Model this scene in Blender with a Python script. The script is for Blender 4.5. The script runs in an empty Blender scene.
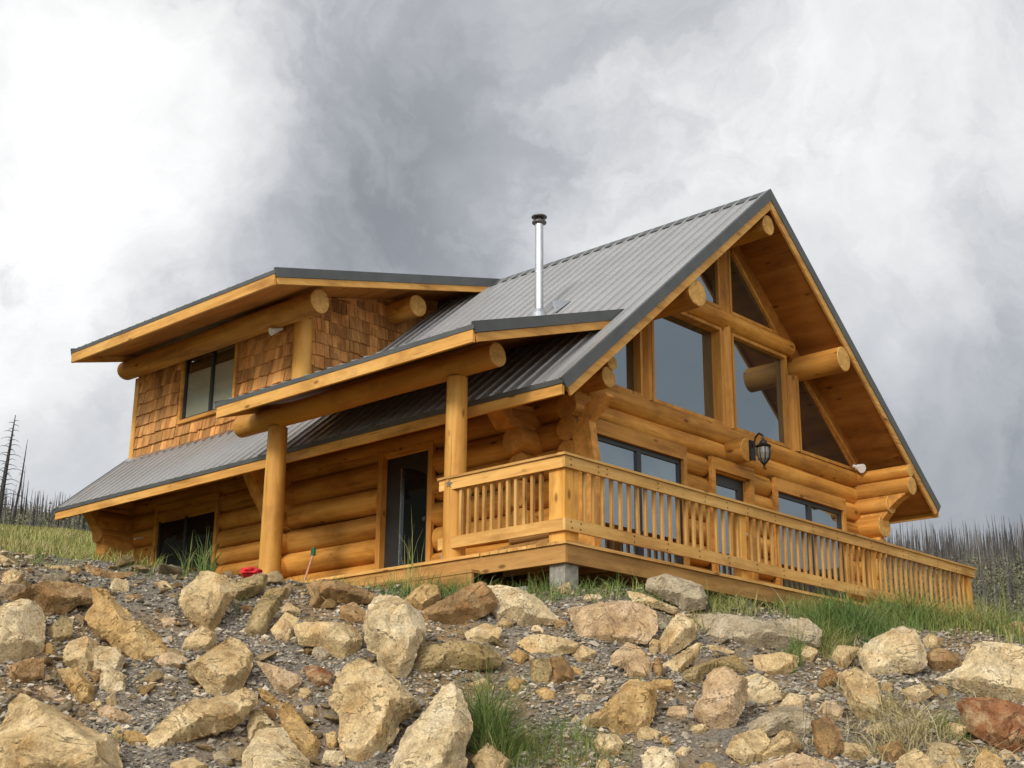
import bpy, bmesh, math, random
import numpy as np
from mathutils import Vector, Matrix, noise as mnoise
from mathutils.geometry import delaunay_2d_cdt

random.seed(7)
rng = np.random.default_rng(7)
scene = bpy.context.scene
COL = scene.collection

# ------------------------------------------------------------------ camera
CAM = np.array([-11.1357, -9.5633, -2.7313])
RM = np.array([[0.67958836, -0.7335524, 0.00777997],
               [-0.21931358, -0.19303658, 0.95636731],
               [0.70004372, 0.65164235, 0.29206342]])
FPX = 1380.47
cd = bpy.data.cameras.new('camera')
cam = bpy.data.objects.new('camera', cd)
COL.objects.link(cam)
cd.sensor_width = 36.0
cd.sensor_fit = 'HORIZONTAL'
cd.lens = FPX / 1024 * 36.0
cd.clip_start = 0.1
cd.clip_end = 6000
m = Matrix(((RM[0][0], RM[1][0], -RM[2][0], CAM[0]),
            (RM[0][1], RM[1][1], -RM[2][1], CAM[1]),
            (RM[0][2], RM[1][2], -RM[2][2], CAM[2]),
            (0, 0, 0, 1)))
cam.matrix_world = m
scene.camera = cam

def ray(px, py):
    v = np.array([(px - 512) / FPX, -(py - 384) / FPX, 1.0])
    return RM.T @ v

# ------------------------------------------------------------------ world, sun, exposure
SUN_AZ_VEC = Vector((-0.97, -0.22, 0.0)).normalized()      # towards the sun, seen from above
SUN_EL = math.radians(32)
sun_dir = Vector((SUN_AZ_VEC.x * math.cos(SUN_EL), SUN_AZ_VEC.y * math.cos(SUN_EL), math.sin(SUN_EL)))
sl = bpy.data.lights.new('sun', 'SUN')
sl.energy = 2.2
sl.angle = math.radians(12)
sl.color = (1.0, 0.95, 0.87)
so = bpy.data.objects.new('sun', sl)
so.rotation_euler = sun_dir.to_track_quat('Z', 'Y').to_euler()
so.location = (-10, -5, 20)
COL.objects.link(so)

scene.view_settings.view_transform = 'Standard'
scene.view_settings.look = 'None'
scene.view_settings.gamma = 1
scene.view_settings.exposure = 0.0
scene.view_settings.use_curve_mapping = False

world = bpy.data.worlds.new('World')
scene.world = world
world.use_nodes = True
wt = world.node_tree
wt.nodes.clear()

class NT:
    """small helper for building node trees"""
    def __init__(s, tree):
        s.t = tree
    def n(s, kind, props=None, **ins):
        nd = s.t.nodes.new(kind)
        for k, v in (props or {}).items():
            setattr(nd, k, v)
        for k, v in ins.items():
            s.put(nd, k, v)
        return nd
    def put(s, nd, k, v):
        key = int(k[1:]) if k[0] == 'i' and k[1:].isdigit() else k.replace('_', ' ')
        sock = nd.inputs[key]
        if isinstance(v, bpy.types.NodeSocket):
            s.t.links.new(v, sock)
        else:
            sock.default_value = v
    def math(s, op, a, b=0.0, c=0.0, clamp=False):
        nd = s.n('ShaderNodeMath', {'operation': op, 'use_clamp': clamp}, i0=a, i1=b, i2=c)
        return nd.outputs[0]
    def vmath(s, op, a, b=(0, 0, 0)):
        nd = s.n('ShaderNodeVectorMath', {'operation': op}, i0=a, i1=b)
        return nd.outputs['Value'] if op in ('DOT_PRODUCT', 'LENGTH') else nd.outputs[0]
    def noise(s, vec, scale, detail=4.0, rough=0.5, out='Fac', dist=0.0):
        nd = s.n('ShaderNodeTexNoise', Vector=vec, Scale=scale, Detail=detail, Roughness=rough, Distortion=dist)
        return nd.outputs[out]
    def ramp(s, fac, stops):
        nd = s.n('ShaderNodeValToRGB', i0=fac)
        el = nd.color_ramp.elements
        while len(el) < len(stops):
            el.new(0.5)
        for e, (p, c) in zip(el, stops):
            e.position = p
            e.color = (c[0], c[1], c[2], 1) if not isinstance(c, (int, float)) else (c, c, c, 1)
        return nd.outputs[0]
    def mix(s, fac, a, b, mode='MIX'):
        nd = s.n('ShaderNodeMix', {'data_type': 'RGBA', 'blend_type': mode})
        for i, v in ((0, fac), (6, a), (7, b)):
            if isinstance(v, bpy.types.NodeSocket):
                s.t.links.new(v, nd.inputs[i])
            else:
                nd.inputs[i].default_value = v if not isinstance(v, tuple) else (*v[:3], 1)
        return nd.outputs[2]

W = NT(wt)
sky = W.n('ShaderNodeTexSky', {'sky_type': 'NISHITA', 'sun_disc': False, 'sun_elevation': SUN_EL,
                               'sun_rotation': math.atan2(SUN_AZ_VEC.x, SUN_AZ_VEC.y)})
tc = W.n('ShaderNodeTexCoord')
dvec = tc.outputs['Generated']
w1 = W.noise(dvec, 3.2, 8, 0.58, 'Color')
w1 = W.vmath('SUBTRACT', w1, (0.5, 0.5, 0.5))
sc_ = W.n('ShaderNodeVectorMath', {'operation': 'SCALE'}, i0=w1)
sc_.inputs['Scale'].default_value = 0.36
wd = W.vmath('NORMALIZE', W.vmath('ADD', dvec, sc_.outputs[0]))
lobes = [((20, 80), .30, 45), ((60, 330), .24, 110), ((190, 60), .12, 160), ((460, 200), -.15, 38), ((420, 60), -.07, 120), ((570, 130), -.08, 160),
         ((260, 200), -.18, 200), ((700, 120), .30, 160), ((950, 430), -.26, 60), ((1020, 140), .26, 60), ((840, 240), .10, 200), ((640, 60), .06, 300),
         ((690, 190), .08, 300), ((200, 430), -.16, 160)]
L = None
for (px, py), wgt, K in lobes:
    v = ray(px, py); v = v / np.linalg.norm(v)
    d = W.math('MAXIMUM', W.vmath('DOT_PRODUCT', wd, tuple(v)), 0.0)
    t = W.math('MULTIPLY', W.math('POWER', d, float(K)), wgt)
    L = W.math('ADD', t, 0.575) if L is None else W.math('ADD', L, t)
# the open, brighter half of the overcast lies behind the camera
back = W.vmath('DOT_PRODUCT', dvec, (-0.90, -0.25, 0.36))
back = W.math('MULTIPLY', W.math('POWER', W.math('MAXIMUM', back, 0.0), 1.8), 1.8)
puff = W.ramp(W.noise(wd, 4.2, 11, 0.62, dist=0.35), [(0.41, 0.0), (0.50, 0.55), (0.62, 1.0)])
fine = W.math('ADD', W.math('ADD', W.math('MULTIPLY', W.noise(dvec, 7.5, 9, 0.62), 0.36), W.math('MULTIPLY', puff, 0.36)), 0.70)
L = W.math('MULTIPLY', W.math('ADD', L, back), fine)
# unseen sky overhead, darkened to cut fill light and deepen contrast
sepz = W.n('ShaderNodeSeparateXYZ', Vector=dvec)
zen = W.n('ShaderNodeMapRange', Value=sepz.outputs[2], i1=0.68, i2=0.95, i3=1.0, i4=0.55)
L = W.math('MULTIPLY', L, zen.outputs[0])
tint = W.ramp(L, [(0.25, (0.90, 0.96, 1.05)), (0.58, (0.95, 0.98, 1.03)), (0.9, (1, 1, 1))])
cl = W.n('ShaderNodeVectorMath', {'operation': 'SCALE'}, i0=tint)
W.t.links.new(W.math('MULTIPLY', L, 10.0), cl.inputs['Scale'])
full = W.mix(0.94, sky.outputs[0], cl.outputs[0])
bg = W.n('ShaderNodeBackground', Color=full, Strength=0.1)
wo = W.n('ShaderNodeOutputWorld')
wt.links.new(bg.outputs[0], wo.inputs[0])

# ------------------------------------------------------------------ materials
def mat(name):
    mt = bpy.data.materials.new(name)
    mt.use_nodes = True
    t = mt.node_tree
    t.nodes.clear()
    N = NT(t)
    out = N.n('ShaderNodeOutputMaterial')
    p = N.n('ShaderNodeBsdfPrincipled')
    t.links.new(p.outputs[0], out.inputs[0])
    return mt, N, p

def bump(N, p, height, strength=0.4, dist=0.02):
    b = N.n('ShaderNodeBump', Height=height, Strength=strength, Distance=dist)
    N.t.links.new(b.outputs[0], p.inputs['Normal'])

def objvec(N, scale, rnd=True):
    tcn = N.n('ShaderNodeTexCoord')
    v = tcn.outputs['Object']
    if rnd:
        oi = N.n('ShaderNodeObjectInfo')
        r = N.n('ShaderNodeVectorMath', {'operation': 'SCALE'}, i0=(17.0, 31.0, 23.0))
        N.t.links.new(oi.outputs['Random'], r.inputs['Scale'])
        v = N.vmath('ADD', v, r.outputs[0])
    mp = N.n('ShaderNodeMapping', Vector=v, Scale=scale)
    return mp.outputs[0], v

def wood(name, axis, dark, mid, light, rough=0.62, grain=9.0, knots=True, bstr=0.45, vary=0.40, shake=0.5):
    mt, N, p = mat(name)
    s = [grain, grain, grain]; s[axis] = grain * 0.06
    gv, ov = objvec(N, tuple(s))
    n1 = N.noise(gv, 1.0, 8, 0.62, dist=0.6)
    s2 = [3.0, 3.0, 3.0]; s2[axis] = 0.7
    mp2 = N.n('ShaderNodeMapping', Vector=ov, Scale=tuple(s2))
    n2 = N.noise(mp2.outputs[0], 1.0, 5, 0.6)
    f = N.math('ADD', N.math('MULTIPLY', n1, 0.55), N.math('MULTIPLY', n2, 0.45))
    c = N.ramp(f, [(0.33, dark), (0.5, mid), (0.66, light)])
    # every board or log its own shade
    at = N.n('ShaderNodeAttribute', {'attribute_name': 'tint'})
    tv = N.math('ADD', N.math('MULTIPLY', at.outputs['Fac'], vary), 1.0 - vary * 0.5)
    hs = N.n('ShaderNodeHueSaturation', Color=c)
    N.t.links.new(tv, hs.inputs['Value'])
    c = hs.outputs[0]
    if knots:
        s3 = [4.2, 4.2, 4.2]; s3[axis] = 1.7
        mp3 = N.n('ShaderNodeMapping', Vector=ov, Scale=tuple(s3))
        vo = N.n('ShaderNodeTexVoronoi', {'feature': 'F1'}, Vector=mp3.outputs[0], Scale=1.0)
        k = N.ramp(vo.outputs['Distance'], [(0.06, 1.0), (0.13, 0.0)])
        c = N.mix(N.math('MULTIPLY', k, 0.75), c, (dark[0] * 0.28, dark[1] * 0.2, dark[2] * 0.2))
    s5 = [2.2, 2.2, 2.2]; s5[axis] = 1.1
    mp5 = N.n('ShaderNodeMapping', Vector=ov, Scale=tuple(s5), Location=(7, 3, 5))
    c = N.mix(0.8, c, N.ramp(N.noise(mp5.outputs[0], 1.0, 7, 0.68), [(0.34, (0.62, 0.56, 0.50)), (0.5, (1, 1, 1)), (0.7, (1.12, 1.12, 1.12))]), 'MULTIPLY')
    # weathered streaks and drying checks
    s4 = [26, 26, 26]; s4[axis] = 0.8
    mp4 = N.n('ShaderNodeMapping', Vector=ov, Scale=tuple(s4))
    ck = N.ramp(N.noise(mp4.outputs[0], 1.0, 3, 0.5), [(0.29, 1.0), (0.345, 0.0)])
    c = N.mix(N.math('MULTIPLY', ck, shake), c, (dark[0] * 0.35, dark[1] * 0.3, dark[2] * 0.3))
    N.put(p, 'Base_Color', c)
    p.inputs['Roughness'].default_value = rough
    p.inputs['Specular IOR Level'].default_value = 0.25
    bump(N, p, N.math('SUBTRACT', n1, N.math('MULTIPLY', ck, 0.6)), bstr, 0.012)
    return mt

LOGC = ((0.28, 0.108, 0.019), (0.51, 0.226, 0.039), (0.65, 0.34, 0.08))
DECKC = ((0.40, 0.19, 0.05), (0.60, 0.33, 0.095), (0.72, 0.45, 0.16))
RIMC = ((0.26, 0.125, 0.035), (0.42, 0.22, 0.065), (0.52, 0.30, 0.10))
M = {}
for i, a in enumerate('xyz'):
    M['log_' + a] = wood('log_wood_' + a, i, *LOGC)
    M['deck_' + a] = wood('deck_wood_' + a, i, *DECKC, rough=0.6, grain=14)
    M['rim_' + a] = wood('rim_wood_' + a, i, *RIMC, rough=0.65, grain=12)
    M['trim_' + a] = wood('trim_wood_' + a, i, (0.40, 0.18, 0.04), (0.60, 0.31, 0.075), (0.70, 0.41, 0.13), rough=0.55, grain=14, vary=0.1)
for i, a in enumerate('xyz'):
    M['casing_' + a] = wood('casing_wood_' + a, i, (0.34, 0.14, 0.026), (0.52, 0.235, 0.045), (0.63, 0.32, 0.085), rough=0.6, grain=14, vary=0.2)
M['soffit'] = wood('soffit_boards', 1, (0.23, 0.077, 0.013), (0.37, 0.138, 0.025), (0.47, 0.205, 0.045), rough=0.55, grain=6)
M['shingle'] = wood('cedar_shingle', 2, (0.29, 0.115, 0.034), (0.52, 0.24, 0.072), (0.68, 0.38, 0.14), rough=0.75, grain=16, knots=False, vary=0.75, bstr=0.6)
M['post'] = wood('peeled_post', 2, (0.46, 0.20, 0.035), (0.62, 0.31, 0.062), (0.72, 0.42, 0.12), rough=0.55, grain=8)

def simple(name, col, rough=0.5, metal=0.0, nscale=8.0, amp=0.25, spec=0.5, bstr=0.15):
    mt, N, p = mat(name)
    gv, ov = objvec(N, (nscale,) * 3)
    n = N.noise(gv, 1.0, 6, 0.6)
    c = N.ramp(n, [(0.3, tuple(x * (1 - amp) for x in col)), (0.7, tuple(min(1, x * (1 + amp)) for x in col))])
    N.put(p, 'Base_Color', c)
    N.put(p, 'Roughness', N.math('ADD', N.math('MULTIPLY', n, 0.2), rough - 0.1))
    p.inputs['Metallic'].default_value = metal
    p.inputs['Specular IOR Level'].default_value = spec
    bump(N, p, n, bstr, 0.01)
    return mt

# log end grain: rings come from a wave texture round the log's own axis through the object coordinates
def endgrain(name, col):
    mt, N, p = mat(name)
    at = N.n('ShaderNodeAttribute', {'attribute_name': 'ring'})
    v = at.outputs['Vector']
    gv, ov = objvec(N, (9, 9, 9))
    n = N.noise(gv, 1.0, 6, 0.6)
    flat_ = N.vmath('MULTIPLY', v, (1, 1, 0))
    wob_ = N.math('MULTIPLY', N.math('SUBTRACT', N.noise(v, 9.0, 3, 0.5), 0.5), 0.05)
    r = N.math('ADD', N.vmath('LENGTH', flat_), wob_)
    rings = N.math('ADD', N.math('MULTIPLY', N.math('SINE', N.math('MULTIPLY', r, 330.0)), 0.5), 0.5)
    c = N.ramp(n, [(0.3, tuple(x * .72 for x in col)), (0.7, tuple(min(1, x * 1.22) for x in col))])
    c = N.mix(N.math('MULTIPLY', rings, 0.32), c, tuple(x * .5 for x in col))
    # radial drying splits
    sp = N.n('ShaderNodeSeparateXYZ', Vector=v)
    ang = N.math('ARCTAN2', sp.outputs[1], sp.outputs[0])
    cv = N.n('ShaderNodeCombineXYZ', X=N.math('MULTIPLY', ang, 1.6), Y=sp.outputs[2], Z=N.math('MULTIPLY', r, 3.0))
    spl = N.math('ABSOLUTE', N.math('SUBTRACT', N.noise(cv.outputs[0], 2.2, 2, 0.5), 0.5))
    c = N.mix(N.math('MULTIPLY', N.ramp(spl, [(0.0, 1.0), (0.018, 0.0)]), 0.75), c, tuple(x * .18 for x in col))
    N.put(p, 'Base_Color', c)
    p.inputs['Roughness'].default_value = 0.8; p.inputs['Specular IOR Level'].default_value = 0.2
    bump(N, p, N.math('SUBTRACT', n, N.math('MULTIPLY', rings, .2)), 0.4, 0.01)
    return mt
M['endgrain'] = endgrain('log_end_grain', (0.66, 0.37, 0.11))
M['cutgrain'] = endgrain('orange_log_end', (0.54, 0.25, 0.055))
M['sawn'] = simple('sawn_log_face', (0.54, 0.25, 0.055), 0.7, 0, 9, 0.35, 0.3, 0.4)
M['roof'] = simple('charcoal_metal_roof', (0.29, 0.287, 0.28), 0.32, 0.0, 1.2, 0.10, 0.5, 0.03)
M['roof'].node_tree.nodes['Principled BSDF'].inputs['IOR'].default_value = 2.5
M['rooftrim'] = simple('charcoal_metal_trim', (0.095, 0.100, 0.097), 0.42, 0.3, 2.5, 0.2, 0.5, 0.03)
M['steel'] = simple('galvanised_pipe', (0.62, 0.63, 0.64), 0.26, 0.95, 5, 0.12, 0.5, 0.04)
M['darksteel'] = simple('sooty_steel', (0.10, 0.09, 0.085), 0.5, 0.6, 12, 0.3)
M['frame'] = simple('dark_bronze_frame', (0.022, 0.024, 0.023), 0.4, 0.0, 6, 0.2, 0.5, 0.03)
M['black'] = simple('black_iron', (0.012, 0.012, 0.013), 0.4, 0.3, 10, 0.3)
M['white'] = simple('white_enamel', (0.72, 0.71, 0.68), 0.45, 0, 9, 0.1)
M['concrete'] = simple('grey_concrete', (0.27, 0.255, 0.21), 0.9, 0, 14, 0.3, 0.3, 0.5)
M['red'] = simple('red_cloth', (0.55, 0.012, 0.02), 0.7, 0, 12, 0.35)
M['green'] = simple('green_paint', (0.02, 0.11, 0.05), 0.6, 0, 12, 0.3)
M['stakewood'] = simple('pale_stake', (0.50, 0.26, 0.16), 0.8, 0, 20, 0.3)
M['blind'] = simple('beige_blind', (0.72, 0.67, 0.56), 0.8, 0, 5, 0.06)
M['greycloth'] = simple('grey_cloth', (0.38, 0.36, 0.33), 0.9, 0, 30, 0.4)
M['shadow_inside'] = simple('interior_and_groove_shade', (0.03, 0.022, 0.016), 0.9, 0, 3, 0.3)  # shade of unlit rooms and log grooves put into one dark colour

def glass(name, base, ior):
    mt, N, p = mat(name)
    gv, ov = objvec(N, (0.6, 0.6, 0.6))
    n = N.noise(gv, 1.0, 2, 0.5)
    N.put(p, 'Base_Color', N.ramp(n, [(0.3, base), (0.7, tuple(x * 1.4 for x in base))]))
    p.inputs['Roughness'].default_value = 0.015
    p.inputs['IOR'].default_value = ior
    p.inputs['Specular Tint'].default_value = (0.80, 0.93, 1.0, 1)
    bump(N, p, n, 0.03, 0.02)
    return mt
M['glass'] = glass('reflective_window_glass', (0.014, 0.016, 0.017), 4.0)
M['glass_dark'] = glass('dark_door_glass', (0.008, 0.009, 0.009), 1.42)
def clear_glass(name):
    mt = bpy.data.materials.new(name); mt.use_nodes = True
    t = mt.node_tree; t.nodes.clear(); N = NT(t)
    out = N.n('ShaderNodeOutputMaterial')
    tr = N.n('ShaderNodeBsdfTransparent', Color=(0.80, 0.82, 0.80, 1)); gl = N.n('ShaderNodeBsdfGlossy', Color=(0.9, 0.9, 0.9, 1), Roughness=0.02)
    lw = N.n('ShaderNodeLayerWeight', Blend=0.5)
    fr = N.math('ADD', N.math('MULTIPLY', N.math('POWER', lw.outputs['Facing'], 3.0), 0.6), 0.08)
    mx = N.n('ShaderNodeMixShader', i0=fr)
    t.links.new(tr.outputs[0], mx.inputs[1]); t.links.new(gl.outputs[0], mx.inputs[2]); t.links.new(mx.outputs[0], out.inputs[0])
    return mt
M['glass_clear'] = clear_glass('clear_window_glass')
M['glass_lamp'] = glass('lantern_glass', (0.14, 0.13, 0.11), 1.6)

# ------------------------------------------------------------------ mesh builder
class MB:
    def __init__(s):
        s.v = []; s.f = []; s.mi = []; s.sm = []; s.ti = []; s.rg = []
    def add(s, verts, faces, mi=0, smooth=False, tint=None, ring=None):
        b = len(s.v)
        s.rg += [(.5, .5, 0)] * len(verts) if ring is None else ring
        s.v += [tuple(map(float, x)) for x in verts]
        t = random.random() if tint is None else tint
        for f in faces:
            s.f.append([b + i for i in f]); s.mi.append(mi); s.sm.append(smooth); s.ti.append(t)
        return s
    def box(s, x0, x1, y0, y1, z0, z1, mi=0, tint=None):
        v = [(x0, y0, z0), (x1, y0, z0), (x1, y1, z0), (x0, y1, z0), (x0, y0, z1), (x1, y0, z1), (x1, y1, z1), (x0, y1, z1)]
        return s.add(v, [(0, 3, 2, 1), (4, 5, 6, 7), (0, 1, 5, 4), (1, 2, 6, 5), (2, 3, 7, 6), (3, 0, 4, 7)], mi, tint=tint)
    def prism(s, pts, off, mi=0, tint=None):
        """closed polygon (3D points) pushed along off"""
        n = len(pts); o = np.array(off, float)
        v = [np.array(p, float) for p in pts]
        nrm = np.cross(v[1] - v[0], v[2] - v[1])
        if np.dot(nrm, o) > 0:
            v = v[::-1]
        w = [p + o for p in v]
        fs = [tuple(range(n)), tuple(range(2 * n - 1, n - 1, -1))]
        fs += [(i, i + n, (i + 1) % n + n, (i + 1) % n) for i in range(n)]
        return s.add(v + w, fs, mi, tint=tint)
    def log(s, p0, p1, r0, r1=None, n=18, seg=None, wob=0.03, endmi=1, cham=0.0, tint=None):
        p0 = np.array(p0, float); p1 = np.array(p1, float); r1 = r0 if r1 is None else r1
        d = p1 - p0; ln = np.linalg.norm(d); d /= ln
        up = np.array([0, 0, 1.0]) if abs(d[2]) < 0.8 else np.array([1.0, 0, 0])
        a = np.cross(d, up); a /= np.linalg.norm(a); b = np.cross(d, a)
        seg = seg or max(2, int(ln / 0.35))
        ph = [random.uniform(0, 6.28) for _ in range(6)]
        vs = []
        ts = [i / seg for i in range(seg + 1)]
        for i, t in enumerate(ts):
            c = p0 + d * ln * t
            r = r0 + (r1 - r0) * t
            c = c + a * wob * r0 * 0.8 * math.sin(ln * t * 1.1 + ph[0]) + b * wob * r0 * 0.8 * math.sin(ln * t * 1.3 + ph[1])
            for k in range(n):
                an = 2 * math.pi * k / n
                rr = r * (1 + wob * math.sin(2 * an + ph[2] + t * ln * 0.5) + wob * 0.6 * math.sin(3 * an + ph[3] - t * ln * 0.9) + wob * 0.5 * math.sin(ln * t * 2.7 + ph[4]))
                vs.append(c + a * rr * math.cos(an) + b * rr * math.sin(an))
        fs = []
        for i in range(seg):
            for k in range(n):
                k2 = (k + 1) % n
                fs.append((i * n + k, i * n + k2, (i + 1) * n + k2, (i + 1) * n + k))
        t = random.random() if tint is None else tint
        s.add(vs, fs, 0, True, t)
        # slightly bevelled ends with their own end-grain slot
        for e, base, sg in ((0, 0, -1), (1, seg * n, 1)):
            ring = [np.array(vs[base + k]) for k in range(n)]
            cen = sum(ring) / n
            inner = [cen + (q - cen) * 0.93 + d * sg * r0 * 0.05 for q in ring]
            vv = ring + inner + [cen + d * sg * r0 * 0.055]
            ff = []
            for k in range(n):
                k2 = (k + 1) % n
                q = (k, n + k, n + k2, k2) if sg > 0 else (k, k2, n + k2, n + k)
                ff.append(q[::-1] if True else q)
                tri = (n + k, n + k2, 2 * n)
                ff.append(tri if sg > 0 else tri[::-1])
            rc = [(r0 * math.cos(2 * math.pi * k / n), r0 * math.sin(2 * math.pi * k / n), ph[0]) for k in range(n)]
            s.add(vv, ff, endmi, False, t, rc + [(q[0] * .93, q[1] * .93, q[2]) for q in rc] + [(r0 * .08, 0, ph[0])])
        return s
    def build(s, name, mats, parent=None, loc=(0, 0, 0)):
        me = bpy.data.meshes.new(name)
        o = np.array(loc, float)
        if parent is not None and loc == (0, 0, 0):
            pl = parent
            while pl is not None:
                o = o + np.array(pl.location); pl = pl.parent
        vv = np.array(s.v, float) - o
        me.from_pydata(vv.tolist(), [], s.f)
        if not isinstance(mats, (list, tuple)):
            mats = [mats]
        for q in mats:
            me.materials.append(q)
        me.polygons.foreach_set('material_index', [min(i, len(mats) - 1) for i in s.mi])
        me.polygons.foreach_set('use_smooth', s.sm)
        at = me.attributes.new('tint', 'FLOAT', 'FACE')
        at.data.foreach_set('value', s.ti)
        ra = me.attributes.new('ring', 'FLOAT_VECTOR', 'POINT')
        ra.data.foreach_set('vector', np.array(s.rg, np.float32).ravel())
        me.update()
        bm = bmesh.new(); bm.from_mesh(me); bmesh.ops.recalc_face_normals(bm, faces=bm.faces); bm.to_mesh(me); bm.free()
        ob = bpy.data.objects.new(name, me)
        COL.objects.link(ob)
        if parent is not None:
            ob.parent = parent
        else:
            ob.location = loc
        return ob

def tag(o, label=None, cat=None, group=None, kind=None):
    if label: o['label'] = label
    if cat: o['category'] = cat
    if group: o['group'] = group
    if kind: o['kind'] = kind
    return o

def empty(name, loc, label, cat, group=None):
    o = bpy.data.objects.new(name, None)
    o.empty_display_size = 0.2
    o.location = loc
    COL.objects.link(o)
    return tag(o, label, cat, group)

def arr_mesh(name, verts, faces, mats, tint=None, smooth=False, loc=(0, 0, 0), n=3):
    """fast mesh from numpy arrays (faces all with n corners)"""
    me = bpy.data.meshes.new(name)
    verts = np.asarray(verts, np.float32) - np.asarray(loc, np.float32)
    faces = np.asarray(faces, np.int32)
    me.vertices.add(len(verts)); me.vertices.foreach_set('co', verts.ravel())
    me.loops.add(faces.size); me.loops.foreach_set('vertex_index', faces.ravel())
    me.polygons.add(len(faces))
    me.polygons.foreach_set('loop_start', np.arange(0, faces.size, n, dtype=np.int32))
    me.polygons.foreach_set('loop_total', np.full(len(faces), n, np.int32))
    for q in (mats if isinstance(mats, (list, tuple)) else [mats]):
        me.materials.append(q)
    me.polygons.foreach_set('use_smooth', np.full(len(faces), smooth))
    if tint is not None:
        at = me.attributes.new('tint', 'FLOAT', 'FACE')
        at.data.foreach_set('value', np.asarray(tint, np.float32))
    me.update(); me.validate()
    ob = bpy.data.objects.new(name, me)
    ob.location = loc
    COL.objects.link(ob)
    return ob

# ------------------------------------------------------------------ terrain
def hash2(ix, iy, seed):
    h = np.sin(ix * 127.1 + iy * 311.7 + seed * 74.7) * 43758.5453
    return h - np.floor(h)
def vnoise(x, y, seed=0):
    ix = np.floor(x); iy = np.floor(y); fx = x - ix; fy = y - iy
    fx = fx * fx * (3 - 2 * fx); fy = fy * fy * (3 - 2 * fy)
    a = hash2(ix, iy, seed); b = hash2(ix + 1, iy, seed); c = hash2(ix, iy + 1, seed); d = hash2(ix + 1, iy + 1, seed)
    return (a * (1 - fx) + b * fx) * (1 - fy) + (c * (1 - fx) + d * fx) * fy - 0.5
def fbm(x, y, seed=0, oct=4):
    s = 0; a = 1.0
    for i in range(oct):
        s = s + a * vnoise(x * 2 ** i, y * 2 ** i, seed + i * 13); a *= 0.5
    return s
def sstep(a, b, x):
    t = np.clip((x - a) / (b - a), 0, 1)
    return t * t * (3 - 2 * t)

# bank crest: picture columns -> angle round the camera, its distance and its height
_cc = [(-400, 552, 13.2), (-100, 553, 13.3), (0, 553, 13.4), (60, 558, 13.4), (130, 565, 13.5), (200, 573, 13.5), (260, 579, 13.4), (300, 583, 13.4), (350, 586, 13.4),
       (430, 592, 13.3), (480, 595, 13.3), (560, 590, 13.7), (640, 589, 13.8), (700, 603, 13.9), (760, 608, 14.0), (800, 612, 14.1), (880, 618, 14.3), (960, 625, 14.5),
       (1024, 632, 14.6), (1150, 640, 14.6), (1500, 650, 14.6)]
_az = []; _zc = []; _dc = []
for px, py, D in _cc:
    v = ray(px, py)
    _az.append(math.atan2(v[1], v[0])); _zc.append(CAM[2] + D * v[2] / math.hypot(v[0], v[1])); _dc.append(D)
_o = np.argsort(_az)
_az = np.array(_az)[_o]; _zc = np.array(_zc)[_o]; _dc = np.array(_dc)[_o]
AZ0 = math.atan2(RM[2][1], RM[2][0])

def foot_gap(x0, x1, y0, y1, x, y):
    dx = np.maximum(np.maximum(x0 - x, x - x1), 0); dy = np.maximum(np.maximum(y0 - y, y - y1), 0)
    return np.hypot(dx, dy)

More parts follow.
